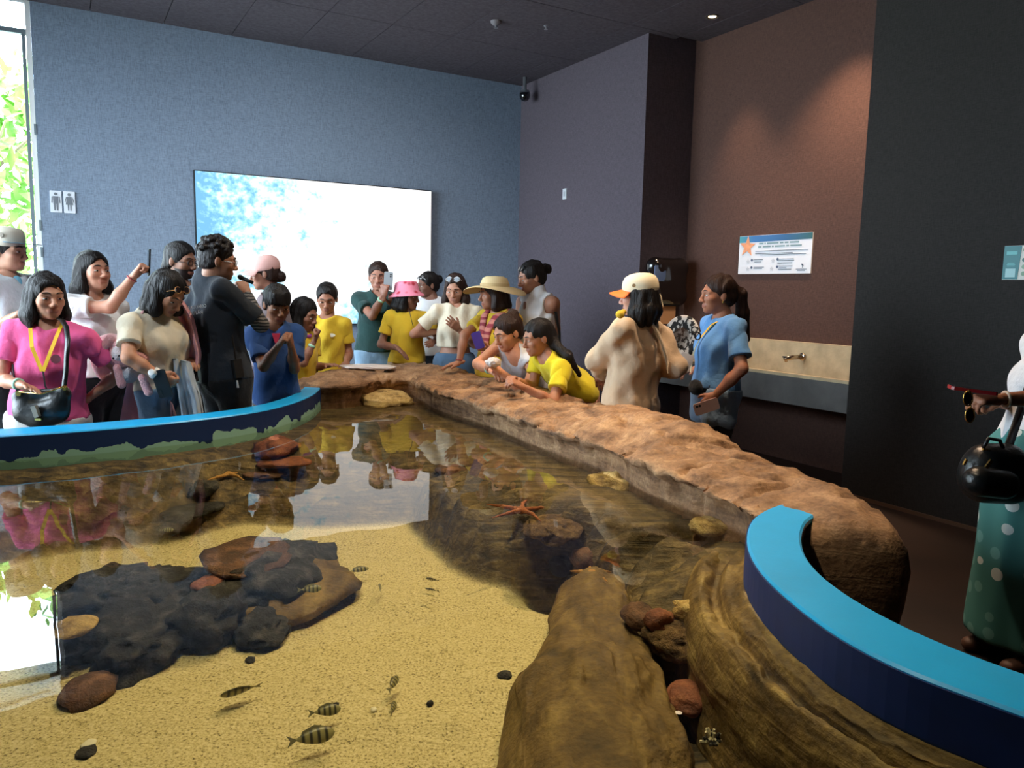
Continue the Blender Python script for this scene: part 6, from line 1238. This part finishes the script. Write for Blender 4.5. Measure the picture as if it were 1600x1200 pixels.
# 22 woman in the polka dot skirt
p = person('woman at the right edge in teal polka dot skirt and white top', 2.98, (1698, 450), (1684, 522), 1.52, -80, -84, 12, w=1.15, skin=(168, 112, 84), hh=.226, pelvis=(1622, 715, .0), arms={'L': dict(h=(1532, 612, -.2), e=(1672, 668, -.24), pose='pinch', n=(0, .2, -1)), 'R': dict(h=(1535, 622, .06), e=(1640, 650, .1), pose='grip')}, top=dict(mat=WHT, loose=.012, hem=.02, sl=.5), bottom=None, shoes=(92, 62, 48))
hair(p, 'pony', HD, path=[p.hp(0, -.15, .0), p.hp(0, -.16, -.1), p.hp(0, -.15, -.2)])
def dots():
    m = M('teal_polka_dot_cloth', (70, 132, 128), .85); N, L, b = nodes_of(m); tc = N.new('ShaderNodeTexCoord'); vo = N.new('ShaderNodeTexVoronoi'); vo.inputs['Scale'].default_value = 11; vo.inputs['Randomness'].default_value = .55; L.new(tc.outputs['Object'], vo.inputs['Vector'])
    lt = N.new('ShaderNodeMath'); lt.operation = 'LESS_THAN'; lt.inputs[1].default_value = .28; L.new(vo.outputs['Distance'], lt.inputs[0]); wn = N.new('ShaderNodeSeparateColor'); L.new(vo.outputs['Color'], wn.inputs[0]); r = N.new('ShaderNodeValToRGB'); r.color_ramp.interpolation = 'CONSTANT'; r.color_ramp.elements[0].color = lin((104, 160, 156)); r.color_ramp.elements[1].position = .55; r.color_ramp.elements[1].color = lin((214, 222, 216)); L.new(wn.outputs[0], r.inputs[0])
    mx = N.new('ShaderNodeMix'); mx.data_type = 'RGBA'; L.new(lt.outputs[0], mx.inputs[0]); mx.inputs[6].default_value = lin((70, 132, 128)); L.new(r.outputs[0], mx.inputs[7]); L.new(mx.outputs[2], b.inputs['Base Color']); return m
S = SDF(); S.ell(p.T(0, 0, -.02), (.185, .15, .13), (p.right, p.front, p.up), .05); S.cap(p.T(0, 0, .0), p.T(0, 0, .1), .15, .14, .05, fl=(p.front, .85)); q_ = p.P; S.cap(q_ - V(0, 0, .06), V(q_[0], q_[1], .14), .175, .185, .08, fl=(p.front, .9)); S.cut(V(0, 0, .09), -Z3); S.cut(p.T(0, 0, .09), p.up)
v, f = S.mesh(.011, noise=(.012, 40, 9, V(1, 1, .12))); mesh_obj('long_skirt', v, f, dots(), p.root, True)
wristband(p, 'L', M('pearl_bracelet', (220, 200, 180), .3), 'bracelet', .9, .004)
a_ = p.arm['L']; phone(a_['hc'] + V(-.03, 0, .035), V(-1, .3, .1), V(0, 0, -1), M('red_phone_case', (150, 30, 34), .4), 'red phone held out by the woman in the polka dot skirt', (.037, .075, .006), False)
sg = atd(1511, 640, 2.70); t = empty('folded_sunglasses', sg - V(0, 0, .07)); mb = MB()
for k, z in enumerate((.04, -.02)):
    c = sg + V(.012 * k, 0, z); mb.tube([c + V(math.cos(a) * .016, .002 * math.sin(a), math.sin(a) * .026) for a in np.linspace(0, 2 * math.pi, 17)], .0028, 6); MB().lathe(c, V(.1, -1, 0), [(.02, -.001), (.02, .001)], 16, sx=.72, sy=1.15).build('lens', DKL, t)
mb.tube([sg + V(.0, 0, .07), sg + V(.02, .01, .0), sg + V(.022, .01, -.04)], .003, 6); mb.build('frame', GOLD, t, True); tag(t, 'gold sunglasses dangling from the hand of the polka dot skirt woman', 'sunglasses')
C = lambda x, y, d=0: atd(x, y, 2.82 + d); t = empty('black_backpack_bag', C(1552, 782)); S = SDF(); S.cap(C(1538, 748), C(1575, 752), .09, .085, .05).cap(C(1542, 722), C(1572, 722), .07, .07, .05); v, f = S.mesh(.008); mesh_obj('body', v, f, BLKL, t, True)
S = SDF(); S.cap(C(1530, 752, -.075), C(1568, 756, -.075), .055, .055, .03); v, f = S.mesh(.007); mesh_obj('front_pocket', v, f, BLKL, t, True)
ribbon([C(1575, 700), C(1592, 650, .05), C(1612, 590, .08), C(1630, 545, .12)], .014, .004, V(1, 0, 0)).build('shoulder_strap', BLKL, t, True); MB().tube([C(1536, 700, -.03), C(1545, 685, -.03), C(1562, 688, -.03), C(1568, 702, -.03)], .007, 8).build('grab_handle', BLKL, t, True)
MB().box(C(1541, 703, -.085), frame3(V(1, 0, -.15), V(0, -1, 0)), (.003, .013, .004)).build('zip_pull', GOLD, t); MB().box(C(1545, 725, -.10), frame3(V(.5, 0, .8), V(0, -1, 0)), (.006, .016, .004)).build('zip_pull', GOLD, t); MB().box(C(1508, 722, -.04), frame3(V(.3, 0, .8), V(0, -1, 0)), (.004, .012, .004)).build('zip_pull', GOLD, t)
tag(t, 'small glossy black backpack hanging at the side of the polka dot skirt woman', 'bag')
# things left on the rock
c = atz(576, 573, .82); v, f = crumple(c, (.22, .1, .022), 3, 6, .07); tag(mesh_obj('plastic_sheet', v, f, M('clear_plastic'), None, False, origin=c), 'crumpled clear plastic sheet lying on the far rock', 'plastic sheet')
for o in bpy.data.objects:
    if '_o' in o: del o['_o']
